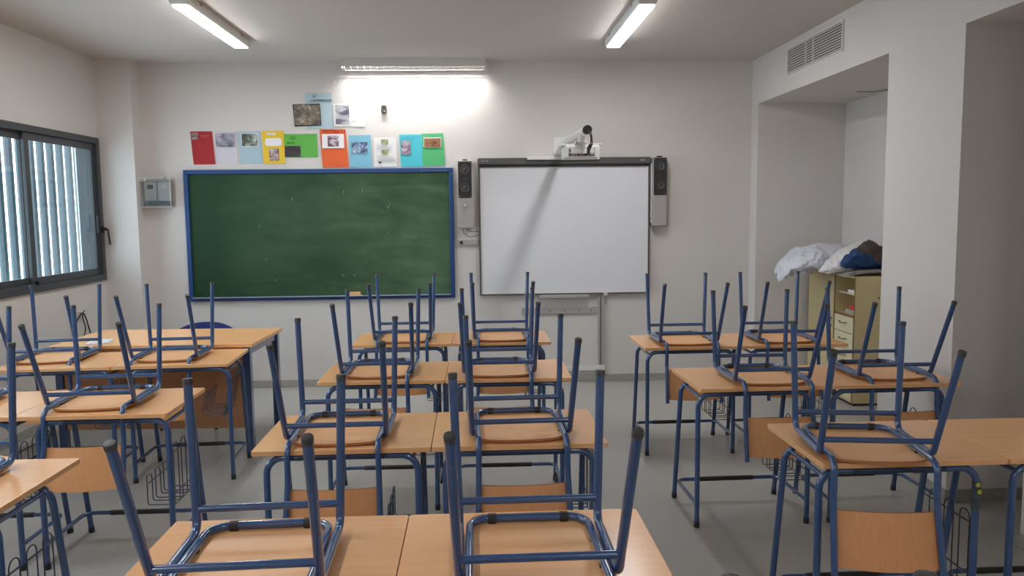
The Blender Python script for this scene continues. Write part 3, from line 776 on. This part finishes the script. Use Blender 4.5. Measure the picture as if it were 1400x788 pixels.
for (x, y, rz, fo, bz, bc, lab) in desks:
    key = (fo, bz, bc)
    if key in protos: d = copy_tree(protos[key])
    else: d = protos[key] = make_desk(fo, bz, bc, btilt=(.22 if bz == .66 else 0))
    d.location = (x, y, 0); d.rotation_euler = (0, 0, rz)
    tag(d, lab, 'desk', G); dobj.append(d)
# worn, taped near right leg with yellow spots on the nearest right-hand desk
d = dobj[14]
for c in [c for c in C.objects if c.parent == d and c.name.startswith('leg')]:
    pass
bm = bmesh.new(); xr = .645-.055
tube(bm, [(xr, .020, .655), (xr, .020, .545)], .0150, 12); slv = link('taped_sleeve', bm, 'worn', d, smooth=True); slv['label'] = 'black taped sleeve with yellow spots'
for z, dx in ((.645, -.004), (.618, .003)):
    bm = bmesh.new(); lathe(bm, [(.009, -.0165), (.008, -.0150)], (xr+dx, .020, z), 'y', 10); link('sticker', bm, 'yellow', slv)

# ------------------------------------------------------------------ upturned chairs
def make_chair():
    """stands upside down: z=0 is the desk top the seat lies on, y=0 the rear legs, +y the front edge of the seat"""
    c = empty('upturned_chair')
    r1 = .0125; zr = .026
    wb, wf, L = .197, .199, .338
    for s in (-1, 1):
        # rear leg (leans back and a little out), with its bend into the side rail
        A = Vector((s*wb, .0, zr)); tipn = Vector((s*.208, -.169, .43)); tipf = Vector((s*.212, L+.021, .457)); Bf = Vector((s*wf, L, zr))
        full = fillet([tipn, A, Bf, tipf], [.035, .04], 7)
        # split the one bent tube in three: rear leg, side rail, front leg
        k1 = 8; k2 = len(full)-9
        for nm, seq in (('leg', full[:k1+1]), ('side_rail', full[k1:k2+1]), ('leg', full[k2:])):
            bm = bmesh.new(); tube(bm, seq, r1, 14); o = link(nm, bm, 'blue', c, smooth=True)
            if nm == 'leg':
                e = seq[0] if seq is not full and (seq[0]-tipn).length < 1e-4 else seq[-1]
                i_ = seq[1] if (seq[0]-e).length < 1e-6 else seq[-2]
                u = (e-i_).normalized(); bm = bmesh.new()
                tube(bm, [e-u*.013, e-u*.012, e+u*.002, e+u*.0045, e+u*.0055], [r1+.0003, r1+.0012, r1+.0015, r1+.0003, r1*.6], 14)
                link('foot_cap', bm, 'cap', o, smooth=True)
    def on(a, b_, t_): return Vector(a).lerp(Vector(b_), t_)
    for y, z, w in ((-.024, .082, .199), (L+.003, .090, .200)):
        bm = bmesh.new(); tube(bm, [(-w, y, z), (w, y, z)], .0108, 14); link('stretcher', bm, 'blue', c, smooth=True)
    # inner tube: backrest post - seat rail - front cross piece - seat rail - backrest post
    xi = .1715; yf = L+.030
    pts = [(-.183, -.168, -.362), (-.176, -.103, -.11), (-.173, -.103, .0265), (-xi, .02, .0265), (-xi+.002, yf, .0265), (xi-.002, yf, .0265), (xi, .02, .0265), (.173, -.103, .0265), (.176, -.103, -.11), (.183, -.168, -.362)]
    pts = [(-.183, -.168, -.362), (-.1755, -.106, -.12), (-.173, -.103, .0265), (-xi+.002, yf, .0265), (xi-.002, yf, .0265), (.173, -.103, .0265), (.1755, -.106, -.12), (.183, -.168, -.362)]
    bm = bmesh.new(); tube(bm, fillet(pts, [.12, .045, .062, .062, .045, .12], 8), .0118, 14); link('back_frame', bm, 'blue', c, smooth=True)
    for x in (-.105, .105):
        bm = bmesh.new(); tube(bm, [(x-.012, yf, .0255), (x+.012, yf, .0255)], .0150, 12); box(bm, x-.010, x+.010, yf-.012, yf+.010, .012, .022)
        link('bumper', bm, 'rubber', c)
    for s in (-1, 1):
        for y in (.06, .22):
            link('seat_clip', B(s*.164-.004, s*.164+.004, y-.008, y+.008, .0125, .0195), 'rubber', c)
    # dished plywood seat with waterfall front
    bm = bmesh.new(); n, m_ = 20, 16; g = {}
    for side in (0, 1):
        for i in range(n+1):
            for j in range(m_+1):
                u = -1+2*i/n; v = j/m_
                hw = .184-.010*v
                y0 = -.055-(-.0)+.022*u*u; y1 = L+.068-.010*u*u
                y = y0+(y1-y0)*v
                # round the corners
                cr = .055; dx = hw-cr
                x = u*hw
                if abs(x) > dx:
                    k = (abs(x)-dx)/cr; k = min(1, k); ins = cr*(1-math.sqrt(max(0, 1-k*k)))
                    y = max(y0+ins, min(y1-ins, y)) if 0 < v < 1 else (y0+ins if v == 0 else y1-ins)
                z = .0008+.003*u*u+.016*max(0, (v-.86)/.14)**2+.004*max(0, (.1-v)/.1)
                g[side, i, j] = bm.verts.new((x, y, z+side*.010))
    for i in range(n):
        for j in range(m_):
            bm.faces.new([g[0, i, j], g[0, i+1, j], g[0, i+1, j+1], g[0, i, j+1]]); bm.faces.new([g[1, i, j], g[1, i+1, j], g[1, i+1, j+1], g[1, i, j+1]])
    ed = [(i, 0) for i in range(n)]+[(n, j) for j in range(m_)]+[(i, m_) for i in range(n, 0, -1)]+[(0, j) for j in range(m_, 0, -1)]
    for k in range(len(ed)):
        a, b_ = ed[k], ed[(k+1) % len(ed)]
        f = bm.faces.new([g[0, a[0], a[1]], g[0, b_[0], b_[1]], g[1, b_[0], b_[1]], g[1, a[0], a[1]]]); f.material_index = 1
    link('seat', bm, ['ply', 'edge'], c, smooth=True)
    # curved plywood backrest between the posts
    bm = bmesh.new(); n = 14; g = {}
    for side in (0, 1):
        for i in range(n+1):
            for j in range(3):
                u = -1+2*i/n; v = j/2
                z = -.150-.190*v; yy = -.106-(.062*max(0, (-z-.12)/.242))
                g[side, i, j] = bm.verts.new((u*.176, yy+.0125-.024*(1-u*u)+side*.009, z-(.004 if v == 1 else 0)*(1-u*u)))
    for i in range(n):
        for j in range(2):
            for s in (0, 1): bm.faces.new([g[s, i, j], g[s, i+1, j], g[s, i+1, j+1], g[s, i, j+1]])
    ed = [(i, 0) for i in range(n)]+[(n, j) for j in range(2)]+[(i, 2) for i in range(n, 0, -1)]+[(0, j) for j in range(2, 0, -1)]
    for k in range(len(ed)):
        a, b_ = ed[k], ed[(k+1) % len(ed)]
        f = bm.faces.new([g[0, a[0], a[1]], g[0, b_[0], b_[1]], g[1, b_[0], b_[1]], g[1, a[0], a[1]]]); f.material_index = 1
    link('backrest', bm, ['ply_back', 'edge'], c, smooth=True)
    return c
GC = 'blue tubular chairs turned upside down on the desks'
chairs = [
 (.135, 1.861, .012, 'upturned blue chair closest to the viewer, right of the two on the bottom edge'),
 (-.596, 1.861, .040, 'upturned blue chair closest to the viewer, left of the two on the bottom edge'),
 (.157, 3.109, .032, 'upturned blue chair in the third central row, right-hand desk of the pair'),
 (-.581, 3.110, .021, 'upturned blue chair in the third central row, left-hand desk of the pair'),
 (-.579, 4.373, .005, 'upturned blue chair in the second central row from the front, left desk'),
 (.102, 4.345, -.001, 'upturned blue chair in the second central row from the front, right desk'),
 (-.550, 5.546, .012, 'upturned blue chair in the row nearest the boards, in front of the chalkboard'),
 (.154, 5.541, .020, 'upturned blue chair in the row nearest the boards, in front of the whiteboard'),
 (1.413, 5.244, -.001, 'upturned blue chair in the farthest row of the right block, aisle side'),
 (2.099, 5.263, .005, 'upturned blue chair in the farthest row of the right block, before the cabinet'),
 (1.524, 4.012, .0, 'upturned blue chair in the middle row of the right block, aisle side'),
 (2.211, 4.073, .012, 'upturned blue chair in the middle row of the right block, before the column'),
 (1.430, 2.741, -.143, 'upturned blue chair turned slightly askew, nearest of the right block'),
 (-1.987, 4.986, .058, 'upturned blue chair in front of the teacher desk panel'),
 (-2.725, 5.000, .097, 'upturned blue chair with glossy seat below the window corner'),
 (-1.852, 3.762, .061, 'upturned blue chair in the second window row, aisle side'),
 (-2.610, 3.745, .03, 'upturned blue chair mostly cut off by the left edge, second window row'),
 (-1.916, 2.550, .0, 'upturned blue chair cut off at the left edge on the bare-cornered desk'),
 (.096, .572, .0, 'upturned blue chair below the picture, one leg tip at the bottom edge by the centre'),
 (.764, .566, .0, 'upturned blue chair below the picture, one leg tip under the askew chair'),
]
c0 = make_chair()
chs = []
for i, (x, y, rz, lab) in enumerate(chairs):
    o = c0 if i == 0 else copy_tree(c0)
    o.location = (x, y, DH+.0006); o.rotation_euler = (0, 0, rz); tag(o, lab, 'chair', GC); chs.append(o)

# ------------------------------------------------------------------ teacher's desk
t = tag(empty('teacher_desk', (-2.25, 5.815, 0), -.004), 'large beech teacher desk with a full front panel, by the left wall', 'desk')
t.rotation_euler = (0, 0, -.03)
tw, td, th = .695, .375, .772
link('desktop', B(-tw, tw, -td, td, th-.026, th), 'wood', t, bevel=.004)
q = .026
for sx in (-1, 1):
    for sy in (-1, 1):
        lg = link('leg', B(sx*(tw-.05)-q, sx*(tw-.05)+q, sy*(td-.04)-q, sy*(td-.04)+q, .012, th-.027), 'blue', t, bevel=.004)
        link('foot_cap', B(sx*(tw-.05)-q, sx*(tw-.05)+q, sy*(td-.04)-q, sy*(td-.04)+q, 0, .0118), 'rubber', lg)
    link('side_rail', B(sx*(tw-.05)-.014, sx*(tw-.05)+.014, -td+.067, td-.067, th-.085, th-.028), 'blue', t, bevel=.003)
link('front_rail', B(-tw+.077, tw-.077, td-.055, td-.03, th-.085, th-.028), 'blue', t, bevel=.003)
link('modesty_panel', B(-tw+.078, tw-.078, -td+.030, -td+.050, .175, th-.028), 'wood_dark', t)
bm = bmesh.new(); box(bm, -.10, .05, -.1, .11, 0, .0012)
bmesh.ops.rotate(bm, verts=bm.verts, matrix=Matrix.Rotation(.2, 3, 'Z'))
for v in bm.verts: v.co.z += .004*max(0, v.co.x)*8
o = link('paper_sheet', bm, photo('printed sheet', [(150, 150, 156), (214, 212, 214), (230, 228, 230)], 30, 2)); o.location = (-2.66, 5.63, th+.0005)
tag(o, 'printed paper sheet lying on the teacher desk', 'paper')

# teacher's chair behind the desk
t = tag(empty('teacher_chair', (-2.265, 6.47, 0), PI), 'dark blue upholstered chair behind the teacher desk, only its rounded top showing', 'chair')
bm = bmesh.new(); n, m_ = 14, 8; g = {}
for s in (0, 1):
    for i in range(n+1):
        for j in range(m_+1):
            u = -1+2*i/n; v = j/m_; hw = .235*(1-.12*(1-v)); ztop = .772-.062*abs(u)**2.4
            zz = .44+(ztop-.44)*v
            g[s, i, j] = bm.verts.new((u*hw, -.03*(1-u*u)+(-.03+.05*v*-1)+(.016 if s else -.016)*(1-.5*v**6), zz))
for i in range(n):
    for j in range(m_):
        for s in (0, 1): bm.faces.new([g[s, i, j], g[s, i+1, j], g[s, i+1, j+1], g[s, i, j+1]])
ed = [(i, 0) for i in range(n)]+[(n, j) for j in range(m_)]+[(i, m_) for i in range(n, 0, -1)]+[(0, j) for j in range(m_, 0, -1)]
for k in range(len(ed)):
    a, b_ = ed[k], ed[(k+1) % len(ed)]; bm.faces.new([g[0, a[0], a[1]], g[0, b_[0], b_[1]], g[1, b_[0], b_[1]], g[1, a[0], a[1]]])
link('backrest', bm, 'chairblue', t, smooth=True)
bm = bmesh.new(); prism(bm, rrect(-.22, .22, 0, .42, .06), .42, .465); link('seat', bm, 'chairblue', t, bevel=.012, bseg=3)
for sx in (-1, 1):
    for y0, y1 in ((.03, -.01), (.37, .40)):
        bm = bmesh.new(); tube(bm, [(sx*.18, y0, .425), (sx*.21, y1, 0)], .012, 10); link('leg', bm, 'black', t, smooth=True)
    bm = bmesh.new(); tube(bm, [(sx*.15, .02, .43), (sx*.15, -.045, .46), (sx*.15, -.062, .66)], .010, 8); link('back_post', bm, 'black', t, smooth=True)

# cable looped on the left wall and a socket below it
t = tag(empty('wall_cable', (XL, 6.80, .82)), 'black cable looped on a hook on the left wall below the window', 'cable')
bm = bmesh.new(); tube(bm, [(.0, .03, .02), (.035, .03, .025)], .006, 8); link('hook', bm, 'whitemetal', t, smooth=True)
bm = bmesh.new(); tube(bm, fillet([(.02, .16, -.18), (.03, .09, -.06), (.03, .04, .025), (.03, -.05, -.02), (.03, -.14, -.10), (.03, -.12, -.20), (.03, -.02, -.24)], .05), .006, 8)
tube(bm, fillet([(.032, .06, .03), (.034, .0, .01), (.034, .06, -.12), (.034, -.0, -.22)], .05), .005, 8)
link('cable', bm, 'black', t, smooth=True)
bm = bmesh.new(); tube(bm, [(.034, -.0, -.20), (.034, -.005, -.245)], .013, 10); link('plug', bm, 'black', t, smooth=True)
t = tag(empty('wall_socket', (XL, 6.40, .45)), 'white wall socket low on the left wall under the desks', 'socket')
link('plate', B(0, .012, -.07, .07, -.045, .045), 'white', t, bevel=.004)
for y in (-.035, .035):
    bm = bmesh.new(); lathe(bm, [(.022, .0115), (.020, .014)], (0, y, 0), 'x', 20); link('outlet', bm, 'greyplastic', t)

# ------------------------------------------------------------------ cabinets in the alcove
CX = 3.10
t = tag(empty('storage_cabinet', (CX, 7.02, 0)), 'cream storage cabinet with one tall door, deep in the alcove', 'cabinet')
y0, y1 = -.275, .265
link('carcass', B(.020, .325, y0, y1, .06, 1.075), 'cream', t)
link('door', B(0, .018, y0+.006, y1-.004, .075, 1.070), 'cream', t, bevel=.002)
dr = [c for c in C.objects if c.parent == t and c.name.startswith('door')][0]
for z in (.690, .625):
    bm = bmesh.new(); lathe(bm, [(.010, -.008), (.008, 0)], (0, y0+.035, z), 'x', 14); link('lock', bm, 'darkgrey', dr)
link('edge_band', B(-.0005, .020, y0, y0+.005, .06, 1.078), 'creamedge', t); link('edge_band', B(-.0005, .020, y1-.003, y1+.002, .06, 1.078), 'creamedge', t)
link('top_panel', B(-.002, .33, y0, y1, 1.0755, 1.095), 'cream', t); link('plinth', B(.02, .32, y0+.01, y1-.01, 0, .0598), 'black', t)
t = tag(empty('drawer_cabinet', (CX, 6.55, 0)), 'cream cabinet with drawers below an open shelf, at the alcove entrance', 'cabinet')
y0, y1 = -.19, .19
bm = bmesh.new()
box(bm, .0, .325, y0, y0+.018, .02, 1.09); box(bm, .0, .325, y1-.018, y1, .02, 1.09); box(bm, .31, .325, y0+.018, y1-.018, .02, 1.09)
box(bm, .0, .31, y0+.018, y1-.018, 1.072, 1.09); box(bm, .0, .31, y0+.018, y1-.018, .745, .763); box(bm, .005, .31, y0+.018, y1-.018, .02, .045)
link('carcass', bm, 'cream', t, bevel=.001)
link('shelf', B(.03, .31, y0+.018, y1-.018, .925, .940), 'creamdrawer', t)
bm = bmesh.new(); box(bm, -.0008, .0, y0, y0+.018, .02, 1.09); box(bm, -.0008, .0, y1-.018, y1, .02, 1.09); box(bm, -.0008, .0, y0, y1, .745, .763)
link('edge_band', bm, 'creamedge', t)
for k in range(5):
    z0 = .046+k*.1395
    dd = link('drawer', B(-.004, .28, y0+.021, y1-.021, z0+.003, z0+.1365), 'creamdrawer', t, bevel=.002)
    bm = bmesh.new(); zz = z0+.085; tube(bm, fillet([(-.004, -.06, zz), (-.022, -.055, zz), (-.026, 0, zz-.006), (-.022, .055, zz), (-.004, .06, zz)], .01), .004, 8)
    link('handle', bm, 'darkgrey', dd, smooth=True)
link('plinth', B(.01, .32, y0+.004, y1-.004, 0, .0198), 'black', t)
bm = bmesh.new(); lathe(bm, [(.008, -.001), (.006, .002)], (.198, y0-.001, .91), 'y', 12); link('lock', bm, 'black', t)
o = link('red_folder', B(-.06, .06, -.06, .05, 0, .03), 'red', bevel=.004); o.location = (3.22, 6.53, .792); tag(o, 'red folder in the lower open shelf compartment of the drawer cabinet', 'folder')
o = link('paper_stack', B(-.08, .08, -.10, .08, 0, .028), 'greyplastic', bevel=.002); o.location = (3.22, 6.53, .7635); tag(o, 'grey stack of papers under the red folder', 'papers')
o = link('paper_stack', B(-.08, .08, -.08, .08, 0, .022), 'paperwhite', bevel=.002); o.location = (3.22, 6.50, .9405); tag(o, 'white stack of papers on the upper open shelf of the drawer cabinet', 'papers')

# things piled on the cabinets
def lump(name, stations, m, label, cat, amp, fr, parent=None, seg=28, power=2.2, seed=0, hem=0):
    """stations: (x, yc, ywidth, zbottom, ztop): a crumpled closed form swept along x"""
    bm = bmesh.new(); rings = []
    for (x, yc, yw, zb, zt) in stations:
        ring = []
        for k in range(seg):
            a = 2*PI*k/seg; c, s = math.cos(a), math.sin(a)
            y = yc+math.copysign(abs(c)**(2/power), c)*yw/2; z = (zb+zt)/2+math.copysign(abs(s)**(2/power), s)*(zt-zb)/2
            p = Vector((x, y, z)); q_ = p*fr+Vector((seed, seed, 0))
            nv = noise.noise_vector(q_)*amp
            rdg = abs(noise.noise(q_*1.3+Vector((5, 1, 2))))*amp*1.9+abs(noise.noise(q_*3.1))*amp*1.1+abs(noise.noise(q_*6.3))*amp*.5
            nrm = Vector((0, p.y-yc, (p.z-(zb+zt)/2)*1.5)).normalized()
            p = p+nv+nrm*(amp*.7-rdg)
            if hem and p.z < zb+.02: p.z += hem*noise.noise(q_*3)
            ring.append(bm.verts.new(p))
        rings.append(ring)
    for i in range(len(rings)-1):
        for k in range(seg): bm.faces.new((rings[i][k], rings[i][(k+1) % seg], rings[i+1][(k+1) % seg], rings[i+1][k]))
    bm.faces.new(rings[0]); bm.faces.new(rings[-1])
    o = link(name, bm, m, smooth=True); tag(o, label, cat); return o
def densify(st, n):
    out = []
    for i in range(len(st)-1):
        for k in range(n): out.append(tuple(a+(b_-a)*k/n for a, b_ in zip(st[i], st[i+1])))
    out.append(st[-1]); return out
M['plastic_sheet'] = mat('white plastic sheeting', srgb(214, 216, 226), .35, bump=.5, bscale=14)
M['white_cloth'] = mat('white paper wrapping', srgb(226, 224, 222), .6, bump=.3, bscale=10)
def camo():
    m, nt, b = newmat('blue and brown painted cloth')
    tc = N(nt, 'ShaderNodeTexCoord'); sx = N(nt, 'ShaderNodeSeparateXYZ'); nt.links.new(tc.outputs['Object'], sx.inputs[0])
    n = N(nt, 'ShaderNodeTexNoise', Scale=9.0, Detail=4.0); nt.links.new(tc.outputs['Object'], n.inputs['Vector'])
    a = N(nt, 'ShaderNodeMath', operation='MULTIPLY_ADD'); a.inputs[1].default_value = .12
    nt.links.new(n.outputs['Fac'], a.inputs[0]); 
    ad = N(nt, 'ShaderNodeMath', operation='MULTIPLY_ADD'); ad.inputs[1].default_value = -.35; nt.links.new(sx.outputs['X'], ad.inputs[0]); ad.inputs[2].default_value = 1.10
    sb = N(nt, 'ShaderNodeMath', operation='SUBTRACT'); nt.links.new(sx.outputs['Z'], sb.inputs[0]); sb.inputs[1].default_value = 1.28
    s2 = N(nt, 'ShaderNodeMath', operation='MULTIPLY_ADD'); nt.links.new(sx.outputs['X'], s2.inputs[0]); s2.inputs[1].default_value = .55; nt.links.new(sb.outputs[0], s2.inputs[2])
    s3 = N(nt, 'ShaderNodeMath', operation='SUBTRACT'); nt.links.new(s2.outputs[0], s3.inputs[0]); s3.inputs[1].default_value = 1.75
    nt.links.new(s3.outputs[0], a.inputs[2])
    r = N(nt, 'ShaderNodeValToRGB'); e = r.color_ramp.elements
    e[0].position = .035; e[0].color = srgb(20, 62, 112); e[1].position = .075; e[1].color = srgb(74, 64, 58)
    nt.links.new(a.outputs[0], r.inputs['Fac']); nt.links.new(r.outputs['Color'], b.inputs['Base Color']); b.inputs['Roughness'].default_value = .5
    return m
M['camo'] = camo()
lump('plastic_sheet', densify([(2.64, 6.87, .10, 1.03, 1.08), (2.68, 6.87, .34, 1.06, 1.17), (2.74, 6.88, .46, 1.085, 1.235), (2.82, 6.88, .52, 1.10, 1.285), (2.93, 6.88, .56, 1.105, 1.325), (3.06, 6.93, .52, 1.13, 1.335), (3.20, 6.94, .46, 1.135, 1.33), (3.33, 6.94, .36, 1.14, 1.29), (3.40, 6.94, .12, 1.14, 1.20)], 12), 'plastic_sheet', 'crumpled white plastic sheeting overhanging the left end of the cabinet top', 'plastic sheet', .024, 7, seg=90, hem=.07, seed=3)
lump('wrapping_paper', densify([(2.90, 6.60, .06, 1.10, 1.13), (2.96, 6.59, .20, 1.105, 1.20), (3.05, 6.58, .26, 1.105, 1.28), (3.15, 6.57, .28, 1.11, 1.345), (3.24, 6.57, .24, 1.11, 1.375), (3.33, 6.57, .16, 1.11, 1.34), (3.38, 6.57, .05, 1.12, 1.20)], 9), 'white_cloth', 'white crumpled wrapping beside the blue cloth on the cabinet', 'wrapping', .016, 8, seg=64, seed=9)
lump('painted_cloth', densify([(3.015, 6.44, .05, 1.165, 1.19), (3.05, 6.44, .10, 1.155, 1.265), (3.10, 6.44, .13, 1.15, 1.30), (3.16, 6.44, .15, 1.15, 1.325), (3.215, 6.44, .15, 1.15, 1.375), (3.25, 6.44, .15, 1.15, 1.39), (3.30, 6.44, .14, 1.15, 1.355), (3.36, 6.44, .13, 1.15, 1.325), (3.41, 6.44, .08, 1.16, 1.25)], 8), 'camo', 'crumpled dark blue and brown cloth on top of the cabinet', 'cloth', .015, 11, seg=64, seed=5)
bm = bmesh.new(); prism(bm, [(3.03, 1.107), (3.08, 1.128), (3.18, 1.142), (3.42, 1.150), (3.42, 1.130), (3.20, 1.118), (3.06, 1.097), (3.03, 1.097)], 6.37, 6.71, 'y')
tag(link('cardboard_sheet', bm, mat('grey card', srgb(156, 150, 146), .7), bevel=.002), 'bent grey cardboard sheet under the blue cloth on the cabinet', 'cardboard')

# ------------------------------------------------------------------ world, camera, view
w = bpy.data.worlds.new('sky'); S.world = w; w.use_nodes = True
bg = w.node_tree.nodes['Background']; bg.inputs['Color'].default_value = (.92, .96, 1, 1); bg.inputs['Strength'].default_value = 8.5

f, yaw, pitch, roll, H = 1078.59, .0408816, .0972940, -.0106761, 1.65943
fw = Vector((math.sin(yaw)*math.cos(pitch), math.cos(yaw)*math.cos(pitch), -math.sin(pitch)))
r0 = Vector((math.cos(yaw), -math.sin(yaw), 0)); u0 = r0.cross(fw)
r = r0*math.cos(roll)+u0*math.sin(roll); u = -r0*math.sin(roll)+u0*math.cos(roll)
cam = bpy.data.cameras.new('camera'); co = bpy.data.objects.new('camera', cam); C.objects.link(co)
cam.sensor_width = 36; cam.sensor_fit = 'HORIZONTAL'; cam.lens = f/1400*36; cam.clip_start = .02
mw = Matrix.Identity(4)
for i in range(3): mw[i][0] = r[i]; mw[i][1] = u[i]; mw[i][2] = -fw[i]
mw[0][3], mw[1][3], mw[2][3] = 0, 0, H
co.matrix_world = mw; S.camera = co
S.view_settings.view_transform = 'Standard'; S.view_settings.look = 'None'
S.view_settings.gamma = 1; S.view_settings.use_curve_mapping = False
S.view_settings.exposure = -0.24
S.cycles.max_bounces = 10; S.cycles.diffuse_bounces = 6; S.cycles.glossy_bounces = 4; S.cycles.transparent_max_bounces = 12
S.cycles.caustics_reflective = False; S.cycles.caustics_refractive = False
S.cycles.sample_clamp_indirect = 6
S.cycles.use_denoising = True
